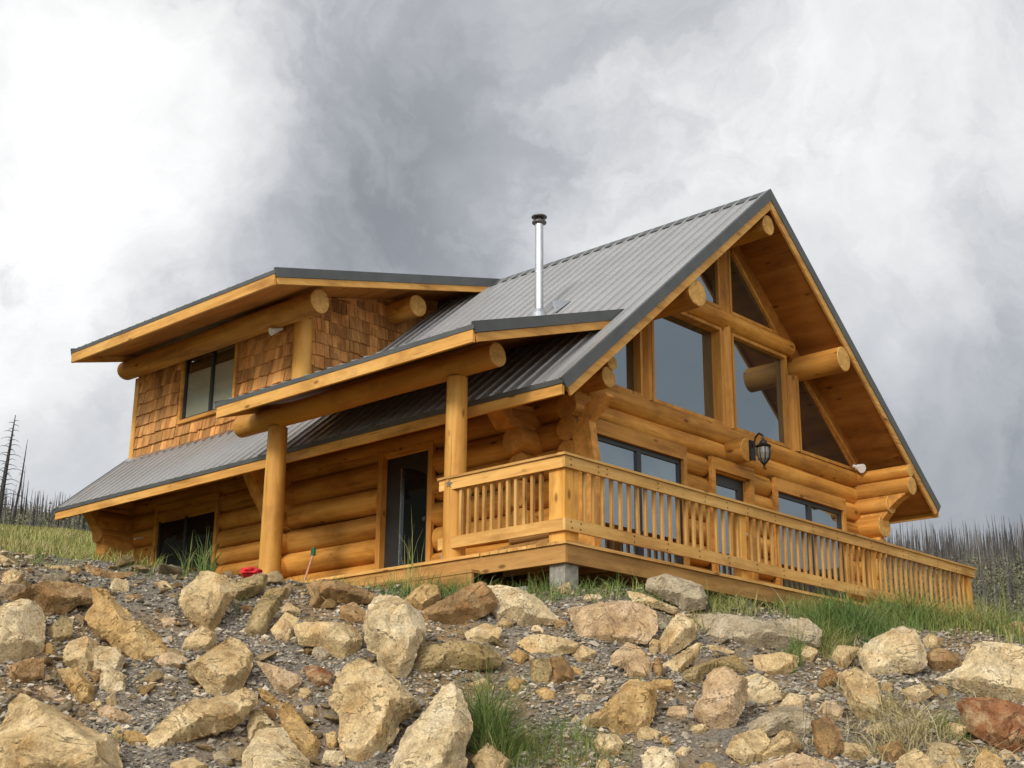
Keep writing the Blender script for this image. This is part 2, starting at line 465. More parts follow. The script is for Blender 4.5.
def ground(x, y, rough=True):
    x = np.asarray(x, float); y = np.asarray(y, float)
    dx = x - CAM[0]; dy = y - CAM[1]
    D = np.hypot(dx, dy)
    az = np.arctan2(dy, dx)
    da = (az - AZ0 + math.pi) % (2 * math.pi) - math.pi
    a = da + AZ0
    zc = np.interp(a, _az, _zc); dc = np.interp(a, _az, _dc)
    # bank face
    zf = CAM[2] + 0.27
    df = 10.75
    zb = zf + (zc - zf) * (np.minimum(D, dc) - df) / (dc - df)
    zb = np.maximum(zb, CAM[2] - 1.6 + 0.02 * D)
    # plateau round the house
    yy = np.clip(y, 0, 14); xx = np.clip(x, 0, 12)
    zp = -0.48 + 0.10 * yy * (1 - sstep(0.0, 1.5, x)) + 0.035 * xx * (1 - sstep(0.2, 1.5, y))
    zp = np.maximum(zp, -0.5) - 0.02 * np.maximum(0, -y - 4)
    # hill behind: gentle grassy rise on the left, valley then far hillside on the right
    lf = sstep(0.02, 0.32, da)                          # 1 on the left
    tl = 0.143 + 0.032 * sstep(20, 55, D) + 0.017 * sstep(90, 260, D)
    tr = 0.085 + 0.055 * sstep(60, 170, D) + 0.027 * sstep(170, 440, D) - 0.035 * sstep(560, 1500, D)
    tl = tl - 0.06 * sstep(300, 1500, D)
    zh = CAM[2] + D * (tl * lf + tr * (1 - lf))
    gap = foot_gap(-0.8, 10.6, -0.6, 12.6, x, y)
    w = sstep(2.0, 16.0, gap) * sstep(15.5, 26.0, D)
    zt = zp * (1 - w) + zh * w
    k = sstep(-0.15, 1.3, D - dc)
    z = zb * (1 - k) + zt * k
    lim = CAM[2] + D * (zc - CAM[2]) / dc - 0.04
    z = np.where((D > dc) & (D < 30), np.minimum(z, np.maximum(lim, CAM[2])), z)
    # dark burnt ridge off to the left
    rw = sstep(.62, 1.05, da) * (1 - sstep(2.3, 2.8, da))
    z = np.maximum(z, CAM[2] + D * .34 * sstep(70, 190, D) * rw * (1 - .6 * sstep(300, 1500, D)) - 20 * (1 - sstep(60, 80, D)))
    back = sstep(1.2, 2.0, np.abs(da)) * (1 - rw * sstep(50, 70, D))
    z = z * (1 - back) + (CAM[2] - 1.6) * back
    if rough:
        near = 1 - sstep(14, 40, D)
        inside = sstep(0.0, 0.6, gap + 0.3)
        z = z + (0.16 * fbm(x * 1.1, y * 1.1, 3) * (1 - sstep(-1.2, -.1, D - dc)) + 0.03 * fbm(x * 5, y * 5, 9)) * near * inside * (0.35 + 0.65 * (1 - k))
        far = sstep(40, 150, D)
        z = z + far * 2.2 * fbm(x * 0.012, y * 0.012, 21, 5)
    return z

def hit(px, py, d0=8.0, d1=600.0):
    """where a picture ray meets the ground"""
    v = ray(px, py); v = v / np.hypot(v[0], v[1])
    t = np.concatenate([np.arange(d0, 40, 0.02), np.arange(40, d1, 0.5)])
    P = CAM[None, :] + t[:, None] * v[None, :]
    g = ground(P[:, 0], P[:, 1])
    below = np.nonzero(P[:, 2] < g)[0]
    i = below[0] if len(below) else None
    return None if i is None else P[i]

azs = np.concatenate([np.linspace(-math.pi, -0.55, 60)[:-1], np.linspace(-0.55, 0.55, 640), np.linspace(0.55, math.pi, 60)[1:]])
rs = np.concatenate([[0.3, 1, 2, 3, 4, 5, 6, 6.5, 7, 7.5], np.arange(8, 16, 0.045), np.arange(16, 40, 0.25), np.geomspace(40, 2500, 120)])
AA, RR = np.meshgrid(azs, rs, indexing='ij')
X = CAM[0] + RR * np.cos(AZ0 + AA); Y = CAM[1] + RR * np.sin(AZ0 + AA)
Z = ground(X, Y)
na, nr = AA.shape
idx = np.arange(na * nr).reshape(na, nr)
q = np.stack([idx[:-1, :-1], idx[:-1, 1:], idx[1:, 1:], idx[1:, :-1]], -1).reshape(-1, 4)
V = np.stack([X, Y, Z], -1).reshape(-1, 3)

mt, N, p = mat('gravel_bank_and_field')
geo = N.n('ShaderNodeNewGeometry')
pos = geo.outputs['Position']
rel = N.vmath('SUBTRACT', pos, tuple(CAM))
flat = N.vmath('MULTIPLY', rel, (1, 1, 0))
dist = N.vmath('LENGTH', flat)
nb = N.noise(pos, 0.9, 5, 0.6)
ns = N.noise(pos, 28, 5, 0.7)
nm = N.noise(pos, 7, 5, 0.6)
vor = N.n('ShaderNodeTexVoronoi', {'feature': 'F1'}, Vector=pos, Scale=38.0)
gravel = N.ramp(ns, [(0.3, (0.085, 0.070, 0.052)), (0.5, (0.19, 0.165, 0.13)), (0.7, (0.31, 0.28, 0.235))])
dirt = N.ramp(nm, [(0.3, (0.15, 0.095, 0.045)), (0.7, (0.33, 0.225, 0.115))])
bank = N.mix(N.ramp(nb, [(0.46, 0.0), (0.60, 1.0)]), gravel, dirt)
grass = N.ramp(nm, [(0.3, (0.10, 0.095, 0.03)), (0.5, (0.19, 0.17, 0.06)), (0.72, (0.28, 0.23, 0.10))])
nh = N.noise(pos, 0.05, 6, 0.65)
hill = N.ramp(nh, [(0.3, (0.045, 0.048, 0.030)), (0.5, (0.085, 0.085, 0.048)), (0.7, (0.13, 0.115, 0.07))])
kd = N.n('ShaderNodeMapRange', Value=dist, i1=15.0, i2=16.5)
kh = N.n('ShaderNodeMapRange', Value=dist, i1=70.0, i2=130.0)
c = N.mix(kd.outputs[0], bank, grass)
c = N.mix(kh.outputs[0], c, hill)
N.put(p, 'Base_Color', c)
p.inputs['Roughness'].default_value = 0.95
p.inputs['Specular IOR Level'].default_value = 0.2
bump(N, p, N.math('ADD', ns, N.math('MULTIPLY', vor.outputs['Distance'], 0.6)), 0.8, 0.03)
M['ground'] = mt
gr = arr_mesh('ground', V, q, M['ground'], smooth=True, n=4)
tag(gr, kind='structure')

# ------------------------------------------------------------------ the house
XC, HW, YF, ZR, ZE, YB = 5.157, 4.687, 0.411, 6.0, 2.01, 11.78
SL = (ZR - ZE) / HW
XL, XR, YW = 1.70, 8.61, 1.264
YREAR = 11.40
def zroof(x):
    return ZE + SL * (x - (XC - HW)) if x <= XC else ZE + SL * (XC + HW - x)

house = empty('log_house', (XL, YW, 0), 'golden log house with charcoal metal roof and tall glazed gable above rocks', 'house')
def H(mb, name, mats, parent=None):
    return mb.build(name, mats, parent or house)
LX, LY, LZ = [M['log_x'], M['endgrain']], [M['log_y'], M['endgrain']], [M['log_z'], M['endgrain']]
LXo, LYo = [M['log_x'], M['cutgrain']], [M['log_y'], M['cutgrain']]

M['beam'] = wood('peeled_beam', 1, (0.42, 0.175, 0.03), (0.58, 0.275, 0.052), (0.68, 0.37, 0.10), rough=0.55, grain=8)
# ---- roofs: ribbed metal sheet, boarded slab under it, fascia and rakes
def metal_sheet(x0, z0, x1, z1, y0, y1, step=0.229, skip=None):
    """sheet from the eave (x0,z0) up to (x1,z1), between y0 and y1, ribs run up the slope"""
    mb = MB()
    s = np.array([x1 - x0, 0, z1 - z0], float); ln = np.linalg.norm(s); s /= ln
    n = np.array([-s[2], 0, s[0]]) if x1 > x0 else np.array([s[2], 0, -s[0]])
    A = np.array([x0, y0, z0]); B = np.array([x1, y0, z1])
    mb.prism([A - n * .006, B - n * .006, B + n * .006, A + n * .006], (0, y1 - y0, 0), tint=0.5)
    y = y0 + 0.06
    while y < y1 - 0.03:
        a = np.array([x0, y, z0]) + s * 0.004
        b = np.array([x1, y, z1])
        w0, w1, h = 0.018, 0.011, 0.027
        def ring(c):
            return [c + np.array([0, -w0, 0]) + n * .004, c + np.array([0, w0, 0]) + n * .004, c + np.array([0, w1, 0]) + n * (h + .004), c + np.array([0, -w1, 0]) + n * (h + .004)]
        mb.add(ring(a) + ring(b), [(0, 1, 2, 3), (7, 6, 5, 4), (0, 4, 5, 1), (1, 5, 6, 2), (2, 6, 7, 3), (3, 7, 4, 0)], tint=0.5)
        # two low stiffening ribs between the tall ones
        for k in ():
            yy = y + step * k
            if yy < y1 - 0.03:
                aa = np.array([x0, yy, z0]); bb = np.array([x1, yy, z1])
                mb.prism([aa + np.array([0, -.012, 0]) + n * .005, aa + np.array([0, .012, 0]) + n * .005, aa + n * .010], bb - aa, tint=0.5)
        y += step
    return mb

def slab(x0, z0, x1, z1, y0, y1, t0, t1):
    mb = MB()
    s = np.array([x1 - x0, 0, z1 - z0], float); s /= np.linalg.norm(s)
    n = np.array([-s[2], 0, s[0]]) if x1 > x0 else np.array([s[2], 0, -s[0]])
    A = np.array([x0, y0, z0]); B = np.array([x1, y0, z1])
    return mb.prism([A - n * t0, B - n * t0, B - n * t1, A - n * t1], (0, y1 - y0, 0))

def rake(x0, z0, x1, z1, y, th, t0, t1, mb=None):
    mb = mb or MB()
    s = np.array([x1 - x0, 0, z1 - z0], float); s /= np.linalg.norm(s)
    n = np.array([-s[2], 0, s[0]]) if x1 > x0 else np.array([s[2], 0, -s[0]])
    A = np.array([x0, y, z0]); B = np.array([x1, y, z1])
    # plumb cut at the top, square cut at the eave
    def top(P, t):
        return np.array([P[0], y, P[2] - t / abs(n[2])])
    return mb.prism([A - n * t0, top(B, t0), top(B, t1), A - n * t1], (0, th, 0))

xe0, xe1 = XC - HW, XC + HW
mroof = H(metal_sheet(xe0, ZE, XC, ZR, YF, YB), 'roof', M['roof'])
H(metal_sheet(xe1, ZE, XC, ZR, YF, YB), 'roof', M['roof'])
cap = MB()
for sx in (-1, 1):
    a = np.array([XC, YF, ZR + 0.035]); b = np.array([XC + sx * 0.16, YF, ZR + 0.035 - 0.16 * SL]);
    cap.prism([a, b, b - np.array([0, 0, .01]), a - np.array([0, 0, .01])], (0, YB - YF, 0), tint=0.5)
cap.build('ridge_cap', M['rooftrim'], mroof)
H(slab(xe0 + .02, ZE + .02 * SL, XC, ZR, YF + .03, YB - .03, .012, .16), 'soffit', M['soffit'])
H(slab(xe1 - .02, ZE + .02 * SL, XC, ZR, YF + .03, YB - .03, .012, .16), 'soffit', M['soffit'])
for xe, x1 in ((xe0, XC), (xe1, XC)):
    f = MB(); sg = 1 if xe < XC else -1
    f.box(xe + sg * .002 - .02, xe + sg * .002 + .02, YF + .02, YB - .02, ZE - .185, ZE - .056)
    H(f, 'eave_fascia', M['trim_y'])
    d = MB(); d.box(min(xe - sg * .034, xe + sg * .02), max(xe - sg * .034, xe + sg * .02), YF - .004, YB + .004, ZE - .055, ZE + .006, tint=.5)
    H(d, 'drip_edge', M['rooftrim'])
    for y, th in ((YF, .035), (YB - .035, .035)):
        ysh = y
        H(rake(xe - sg * .01, ZE - .01 * SL, XC, ZR, ysh, th, .105, .215), 'rake_board', M['trim_x'])
        yt = y - .014 if y == YF else y + .008
        H(rake(xe - sg * .03, ZE - .03 * SL, XC, ZR + .0, yt, .042, -.032, .105), 'rake_trim', M['rooftrim'])

# ---- porch roof over the side door
PX0, PZ0, PY0, PY1 = -0.658, 2.459, 0.762, 5.661
PX1 = 2.06; PSL = (3.35 - PZ0) / (2.047 - PX0); PZ1 = PZ0 + PSL * (PX1 - PX0)
pr = H(metal_sheet(PX0, PZ0, PX1, PZ1, PY0, PY1), 'porch_roof', M['roof'])
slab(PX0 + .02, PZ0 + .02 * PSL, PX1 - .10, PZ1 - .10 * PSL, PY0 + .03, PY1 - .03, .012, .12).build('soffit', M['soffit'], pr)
MB().box(PX0 - .02, PX0 + .02, PY0 + .02, PY1 - .02, PZ0 - .205, PZ0 - .056).build('eave_fascia', M['trim_y'], pr)
MB().box(PX0 - .028, PX0 + .028, PY0 - .004, PY1 + .004, PZ0 - .055, PZ0 + .004, tint=.5).build('drip_edge', M['rooftrim'], pr)
for y, yt in ((PY0, PY0 - .014), (PY1 - .035, PY1 - .027)):
    rake(PX0 - .01, PZ0, PX1 - .02, PZ1 - .02 * PSL, y, .035, .10, .20).build('rake_board', M['trim_x'], pr)
    rake(PX0 - .03, PZ0, PX1 + .05, PZ1 + .05 * PSL, yt, .042, -.032, .10).build('rake_trim', M['rooftrim'], pr)
pb = MB(); pb.log((.10, 1.13, 2.37), (.10, 6.12, 2.37), .148, .155, n=22)
H(pb, 'porch_beam', [M['beam'], M['endgrain']])
def porch_post(x, y, z0, z1, r):
    mb = MB(); mb.log((x, y, z0), (x, y, z1), r * 1.04, r * .94, n=20, wob=.02)
    return H(mb, 'porch_post', [M['post'], M['endgrain']])
porch_post(.12, 1.82, 0.0, 2.222, .133)
porch_post(.12, 5.31, -.1, 2.217, .145)

# ---- shed dormer
DX0, DZ0, DY0, DY1 = 0.419, 4.816, 5.961, 11.70
DX1, DZ1 = 5.18, 6.03; DSL = (DZ1 - DZ0) / (DX1 - DX0)
dr = H(metal_sheet(DX0, DZ0, DX1, DZ1, DY0, DY1), 'dormer_roof', M['roof'])
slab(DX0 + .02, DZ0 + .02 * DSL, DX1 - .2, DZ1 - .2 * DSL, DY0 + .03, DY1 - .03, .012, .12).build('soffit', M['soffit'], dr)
MB().box(DX0 - .02, DX0 + .02, DY0 + .02, DY1 - .02, DZ0 - .225, DZ0 - .061).build('eave_fascia', M['trim_y'], dr)
MB().box(DX0 - .028, DX0 + .028, DY0 - .004, DY1 + .004, DZ0 - .06, DZ0 + .004, tint=.5).build('drip_edge', M['rooftrim'], dr)
for y, yt in ((DY0, DY0 - .014), (DY1 - .035, DY1 - .027)):
    rake(DX0 - .01, DZ0, DX1 - .08, DZ1 - .08 * DSL, y, .035, .115, .215).build('rake_board', M['trim_x'], dr)
    rake(DX0 - .03, DZ0, DX1 + .03, DZ1 + .03 * DSL, yt, .042, -.032, .115).build('rake_trim', M['rooftrim'], dr)
for x, z, r, y0, y1 in ((1.56, 4.735, .185, 6.34, 11.80), (3.66, 5.245, .185, 6.37, 9.0)):
    b_ = MB(); b_.log((x, y0, z), (x, y1, z), r, r * .97, n=22)
    H(b_, 'dormer_beam', LY)
DWX, DWY, DWY1 = 1.74, 6.98, 11.66
def dsoff(x):
    return DZ0 + DSL * (x - DX0) - .13
# backing walls
w_ = MB()
w_.box(DWX, DWX + .1, DWY + .02, 8.70, 2.7, 4.72, tint=.5); w_.box(DWX, DWX + .1, 10.14, DWY1, 2.7, 4.72, tint=.5)
w_.box(DWX, DWX + .1, 8.70, 10.14, 2.7, 3.55, tint=.5); w_.box(DWX, DWX + .1, 8.70, 10.14, 4.68, 4.72, tint=.5)
zl = lambda x: zroof(x) - .05
w2_ = MB().prism([(DWX, DWY + .02, zl(DWX)), (4.72, DWY + .02, zl(4.72)), (4.72, DWY + .02, dsoff(4.72)), (DWX, DWY + .02, dsoff(DWX))], (0, .10, 0), tint=.5)
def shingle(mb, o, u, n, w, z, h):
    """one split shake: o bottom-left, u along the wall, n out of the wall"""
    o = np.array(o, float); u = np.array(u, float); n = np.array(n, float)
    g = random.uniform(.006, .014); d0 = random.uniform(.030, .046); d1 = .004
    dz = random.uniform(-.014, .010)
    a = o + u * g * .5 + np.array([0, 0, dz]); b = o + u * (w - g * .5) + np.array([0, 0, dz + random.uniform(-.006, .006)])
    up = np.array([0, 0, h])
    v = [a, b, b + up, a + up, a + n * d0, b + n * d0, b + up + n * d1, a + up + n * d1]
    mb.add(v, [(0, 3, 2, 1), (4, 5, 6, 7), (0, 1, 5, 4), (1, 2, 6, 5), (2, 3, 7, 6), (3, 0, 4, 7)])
CO = 0.205
row = 0; z = 2.86
WY0, WY1, WZ0, WZ1 = 8.60, 10.22, 3.46, 4.76
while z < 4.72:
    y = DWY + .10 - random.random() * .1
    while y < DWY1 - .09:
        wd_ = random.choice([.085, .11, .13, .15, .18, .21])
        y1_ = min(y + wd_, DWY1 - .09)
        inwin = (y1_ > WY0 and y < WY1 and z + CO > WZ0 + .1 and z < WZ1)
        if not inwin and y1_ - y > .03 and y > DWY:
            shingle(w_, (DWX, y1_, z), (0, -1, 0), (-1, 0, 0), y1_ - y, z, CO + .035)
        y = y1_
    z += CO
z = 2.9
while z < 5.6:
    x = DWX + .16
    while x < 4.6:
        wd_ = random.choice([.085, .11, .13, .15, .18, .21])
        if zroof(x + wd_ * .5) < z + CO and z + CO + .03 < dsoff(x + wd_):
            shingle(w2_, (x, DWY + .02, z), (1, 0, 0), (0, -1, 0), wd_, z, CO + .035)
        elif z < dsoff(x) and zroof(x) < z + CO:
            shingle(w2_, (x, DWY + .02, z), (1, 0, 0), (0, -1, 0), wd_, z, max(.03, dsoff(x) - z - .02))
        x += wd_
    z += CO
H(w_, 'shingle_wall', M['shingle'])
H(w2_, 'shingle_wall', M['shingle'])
cp = MB(); cp.log((1.80, 7.02, 2.7), (1.80, 7.02, 4.62), .155, .150, n=18, wob=.02)
H(cp, 'corner_post', [M['post'], M['endgrain']])
H(MB().box(DWX - .035, DWX + .05, DWY1 - .09, DWY1 + .035, 2.85, 4.60), 'corner_board', M['trim_z'])
# apron flashing where the dormer meets the lower roof
H(MB().prism([(DWX - .10, 6.9, zroof(DWX - .10) + .028), (DWX - .02, 6.9, zroof(DWX - .02) + .05), (DWX - .02, 6.9, zroof(DWX - .02) + .035), (DWX - .10, 6.9, zroof(DWX - .10) + .018)], (0, 4.85, 0), tint=.5), 'flashing', M['steel'])

# ---- windows
def side_window(y0, y1, z0, z1, x, tw, fr, split, name='window', sill=True, depth=.10, blind=None, pane='glass'):
    """window in a wall that faces -x; x is the outer face of the trim"""
    t = MB()
    t.box(x, x + .05, y0 - tw, y1 + tw, z1, z1 + tw * 1.3)
    t.box(x + .004, x + .05, y0 - tw, y0, z0, z1); t.box(x + .004, x + .05, y1, y1 + tw, z0, z1)
    if sill: t.box(x - .01, x + .05, y0 - tw, y1 + tw, z0 - tw, z0)
    t.box(x + .05, x + .05 + depth, y0 - .02, y0, z0, z1); t.box(x + .05, x + .05 + depth, y1, y1 + .02, z0, z1); t.box(x + .05, x + .05 + depth, y0, y1, z1, z1 + .02)
    w = H(t, name, M['casing_y'])
    f = MB(); xa = x + depth * .5
    f.box(xa, xa + .05, y0, y1, z1 - fr, z1); f.box(xa, xa + .05, y0, y1, z0, z0 + fr)
    f.box(xa, xa + .05, y0, y0 + fr, z0 + fr, z1 - fr); f.box(xa, xa + .05, y1 - fr, y1, z0 + fr, z1 - fr)
    ys = y0 + (y1 - y0) * split
    f.box(xa - .006, xa + .05, ys - fr * .6, ys + fr * .6, z0 + fr, z1 - fr)
    f.build('window_frame', M['frame'], w)
    for a, b in ((y0 + fr, ys - fr * .6), (ys + fr * .6, y1 - fr)):
        MB().box(xa + .022, xa + .034, a, b, z0 + fr, z1 - fr).build('pane', M[pane], w)
    if blind:
        MB().box(xa + .045, xa + .053, y0 + .01, y1 - .01, z0 + .01, z0 + (z1 - z0) * .74).build('blind', M['blind'], w)
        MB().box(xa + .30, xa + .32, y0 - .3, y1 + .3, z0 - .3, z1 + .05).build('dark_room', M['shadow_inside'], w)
    return w
side_window(8.68, 10.16, 3.53, 4.68, DWX - .055, .06, .045, .46, pane='glass_clear', blind=True)
side_window(8.80, 10.46, -.02, 1.97, 1.60, .075, .055, .52, name='sliding_door', sill=False, pane='glass_dark')

def front_window(x0, x1, z0, z1, y, tw, fr, split, name='window', htop=.19):
    t = MB()
    t.box(x0 - tw, x1 + tw, y, y + .06, z1, z1 + htop)
    t.box(x0 - tw, x0, y + .004, y + .06, z0, z1); t.box(x1, x1 + tw, y + .004, y + .06, z0, z1)
    t.box(x0 - tw, x1 + tw, y - .006, y + .06, z0 - .12, z0)
    t.box(x0 - .02, x0, y + .06, y + .16, z0, z1); t.box(x1, x1 + .02, y + .06, y + .16, z0, z1); t.box(x0, x1, y + .06, y + .16, z1, z1 + .02)
    w = H(t, name, M['casing_x'])
    f = MB(); ya = y + .05
    f.box(x0, x1, ya, ya + .05, z1 - fr, z1); f.box(x0, x1, ya, ya + .05, z0, z0 + fr)
    f.box(x0, x0 + fr, ya, ya + .05, z0 + fr, z1 - fr); f.box(x1 - fr, x1, ya, ya + .05, z0 + fr, z1 - fr)
    xs = x0 + (x1 - x0) * split
    f.box(xs - fr * .7, xs + fr * .7, ya - .006, ya + .05, z0 + fr, z1 - fr)
    f.build('window_frame', M['frame'], w)
    for a, b in ((x0 + fr, xs - fr * .7), (xs + fr * .7, x1 - fr)):
        MB().box(a, b, ya + .022, ya + .034, z0 + fr, z1 - fr).build('pane', M['glass'], w)
    return w
YT = YW - .055 - .16
front_window(1.82, 3.67, .14, 1.745, YT, .08, .065, .50)
front_window(6.01, 7.88, .14, 1.71, YT, .08, .065, .50)

# patio door in the middle of the gable
t = MB()
t.box(4.330, 5.380, YT, YT + .06, 1.75, 1.92); t.box(4.330, 4.420, YT + .004, YT + .06, .02, 1.75); t.box(5.290, 5.380, YT + .004, YT + .06, .02, 1.75)
t.box(4.420, 4.450, YT + .06, YT + .20, .02, 1.75); t.box(5.260, 5.290, YT + .06, YT + .20, .02, 1.75); t.box(4.420, 5.290, YT + .06, YT + .20, 1.73, 1.75)
fd = H(t, 'front_door', M['casing_x'])
g = MB(); ya = YT + .12
g.box(4.450, 5.260, ya, ya + .05, 1.58, 1.73, tint=.5); g.box(4.450, 5.260, ya, ya + .05, .02, .28); g.box(4.450, 4.560, ya, ya + .05, .28, 1.58); g.box(5.120, 5.260, ya, ya + .05, .28, 1.58)
g.build('door_leaf', M['frame'], fd)
MB().box(4.560, 5.120, ya + .02, ya + .032, .28, 1.58).build('pane', M['glass'], fd)
k = MB(); k.log((5.190, ya - .002, .95), (5.190, ya - .06, .95), .018, .018, n=10, seg=1, wob=0, endmi=0); k.box(5.120, 5.210, ya - .075, ya - .055, .935, .965)
k.build('handle', M['steel'], fd)

# side door under the porch roof
DY_0, DY_1 = 3.80, 4.73; xt = XL - .16
t = MB()
t.box(xt, xt + .06, DY_0 - .09, DY_1 + .09, 2.02, 2.16); t.box(xt + .004, xt + .06, DY_0 - .09, DY_0, .02, 2.02); t.box(xt + .004, xt + .06, DY_1, DY_1 + .09, .02, 2.02)
t.box(xt + .06, xt + .22, DY_0 - .02, DY_0, .02, 2.02); t.box(xt + .06, xt + .22, DY_1, DY_1 + .02, .02, 2.02); t.box(xt + .06, xt + .22, DY_0, DY_1, 2.02, 2.04)
sd = H(t, 'side_door', M['casing_z'])
g = MB(); xa = xt + .10
g.box(xa, xa + .05, DY_0, DY_1, 1.82, 2.02); g.box(xa, xa + .05, DY_0, DY_1, .02, .26); g.box(xa, xa + .05, DY_1 - .30, DY_1, .26, 1.82); g.box(xa, xa + .05, DY_0, DY_0 + .12, .26, 1.82)
# arched head of the glass
arc = [(xa + .004, DY_0 + .12, 1.82), (xa + .004, DY_0 + .12, 1.62)] + [(xa + .004, DY_0 + .12 + .51 * i / 8, 1.62 + .16 * math.sin(math.pi / 2 * i / 8) ** 1.0) for i in range(1, 8)] + [(xa + .004, DY_0 + .63, 1.78), (xa + .004, DY_0 + .63, 1.82)]
g.prism(arc, (.042, 0, 0))
g.build('door_leaf', M['frame'], sd)
MB().box(xa + .02, xa + .034, DY_0 + .12, DY_1 - .30, .26, 1.82).build('pane', M['glass_dark'], sd)
MB().box(xa - .008, xa + .02, DY_1 - .315, DY_1 - .295, .26, 1.78).build('weatherstrip', M['steel'], sd)
k = MB(); k.log((xa, DY_0 + .06, .98), (xa - .06, DY_0 + .06, .98), .02, .02, n=10, seg=1, wob=0, endmi=0); k.log((xa - .06, DY_0 + .06, .98), (xa - .09, DY_0 + .06, .98), .034, .03, n=12, seg=1, wob=0, endmi=0)
k.build('handle', M['darksteel'], sd)

# ---- log walls
side = MB()
dtop = 2.20
# front bay of the side wall (big logs)
for zc_, r in ((-.02, .182), (.34, .180), (.685, .176), (1.03, .180), (1.40, .190), (1.77, .188)):
    x = XL + .02
    side.log((x, YW - .10, zc_), (x, DY_0 - .07 + random.uniform(-.03, .0), zc_), r, r * .98)
    side.log((x, DY_1 + .07 + random.uniform(0, .03), zc_), (x, 7.02 + random.uniform(-.03, .06), zc_), r * .98, r * 1.02)
side.log((XL + .02, YW - .1, 2.13), (XL + .02, 7.1, 2.13), .19, .19)
# rear bay (thinner logs)
for zc_, r in ((-.15, .149), (.15, .149), (.44, .149), (.735, .149), (1.025, .149), (1.315, .149), (1.605, .149)):
    x = XL + .08
    side.log((x, 7.0, zc_), (x, 8.74, zc_), r, r)
    side.log((x, 10.52, zc_), (x, YREAR + .3, zc_), r, r)
for zc_ in (1.9, 2.16):
    side.log((XL + .08, 7.0, zc_), (XL + .08, YREAR + .3, zc_), .165, .165)
side.box(XL + .06, XL + .24, YW + .1, DY_0, -.4, 2.2, 2); side.box(XL + .06, XL + .24, DY_1, 7.0, -.4, 2.2, 2); side.box(XL + .11, XL + .24, 7.0, 8.78, -.4, 2.2, 2); side.box(XL + .11, XL + .26, 10.48, YREAR, -.4, 2.2, 2)  # third slot: near-black backing paints the shade between the logs
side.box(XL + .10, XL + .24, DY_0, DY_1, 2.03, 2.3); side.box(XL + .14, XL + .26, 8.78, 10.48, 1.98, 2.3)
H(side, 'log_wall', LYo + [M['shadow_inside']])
rs_ = MB()
for zc_, r, ye in ((-.10, .17, .95), (.22, .17, .93), (.54, .17, .90), (.87, .17, .86), (1.20, .175, .82), (1.54, .19, .76), (1.86, .155, .62)):
    rs_.log((XR, ye, zc_), (XR, YREAR + .3, zc_), r, r, n=16, seg=14)
rs_.log((XR, .24, 2.11), (XR, YREAR + .35, 2.11), .145, .15); rs_.log((XR, .25, 2.35), (XR, YREAR + .35, 2.35), .10, .10)
H(rs_, 'log_wall', LY)
H(MB().prism([(XR - .09, y, z) for y, z in ((.27, 2.06), (.33, 1.97), (.46, 1.90), (.60, 1.80), (.66, 1.70), (.74, 1.62), (.76, 1.40), (1.25, 1.40), (1.25, 2.1))], (.18, 0, 0)), 'corner_corbel', M['sawn'])
# gable wall: short logs between the openings
fw = MB()
gaps = ((1.50, 1.76), (3.73, 4.36), (5.34, 5.95), (7.94, 8.75))
for i, zc_ in enumerate((-.08, .23, .54, .85, 1.16, 1.47, 1.78)):
    for a, b in gaps:
        a2 = a
        fw.log((a2, YW, zc_), (b, YW, zc_), .158 + random.uniform(-.004, .006), .158, n=16)
fw.log((1.52, YW + .02, 2.065), (8.9, YW + .02, 2.065), .165, .155)
fw.box(XL, 1.82, YW + .05, YW + .2, -.3, 2.2, 2); fw.box(3.7, 4.42, YW + .04, YW + .2, -.3, 2.2, 2); fw.box(5.29, 6.0, YW + .04, YW + .2, -.3, 2.2, 2); fw.box(7.88, XR, YW + .04, YW + .2, -.3, 2.2, 2)  # groove shade painted as dark backing behind the short logs
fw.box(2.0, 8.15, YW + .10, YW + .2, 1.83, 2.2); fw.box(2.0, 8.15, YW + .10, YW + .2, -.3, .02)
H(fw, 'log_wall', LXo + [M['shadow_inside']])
sill = MB(); sill.log((1.80, YW, 2.345), (8.72, YW, 2.345), .165, .15, n=22)
H(sill, 'sill_log', LX)
# rear gable and closed core so that no light leaks through the house
rg = MB()
for k in range(9):
    zc_ = -.1 + k * .29
    xe_ = 1.30 - max(0, zc_ - .9) * .32
    rg.log((xe_, YREAR, zc_), (9.2, YREAR, zc_), .16, .16, n=14, seg=12)
rg.prism([(XL, YREAR + .02, 2.2), (XR, YREAR + .02, 2.2), (XC, YREAR + .02, zroof(XC) - .2)], (0, .15, 0))
H(rg, 'log_wall', LXo)
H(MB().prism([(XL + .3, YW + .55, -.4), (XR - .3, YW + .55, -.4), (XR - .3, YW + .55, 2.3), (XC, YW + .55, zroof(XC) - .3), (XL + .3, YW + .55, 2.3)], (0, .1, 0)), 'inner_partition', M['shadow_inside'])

# log ends that run out of the side wall: cross walls and flared corner brackets
def crosswall(y, ends, r):
    mb = MB()
    for zc_, xe_ in ends:
        mb.log((xe_, y + random.uniform(-.01, .01), zc_), (XL + .3, y, zc_), r, r, n=18, seg=3, wob=.02)
    return mb
H(crosswall(1.92, ((.30, 1.34), (.65, 1.34), (1.0, 1.32), (1.36, 1.32), (1.70, 1.22)), .175), 'log_end', LXo)
fl = MB(); fl.log((1.12, 1.98, 2.02), (XL + .3, 1.98, 2.0), .15, .20, n=20, seg=4)
fl.prism([(.92, 1.84, 2.03), (1.20, 1.84, 2.13), (1.55, 1.84, 2.17), (1.62, 1.84, 1.86), (1.12, 1.84, 1.83)], (0, .28, 0), 1)
H(fl, 'corner_corbel', LXo)
H(crosswall(6.98, ((-.1, 1.36), (.27, 1.36), (.63, 1.36), (1.0, 1.36), (1.36, 1.34), (1.70, 1.30)), .17), 'log_end', LXo)
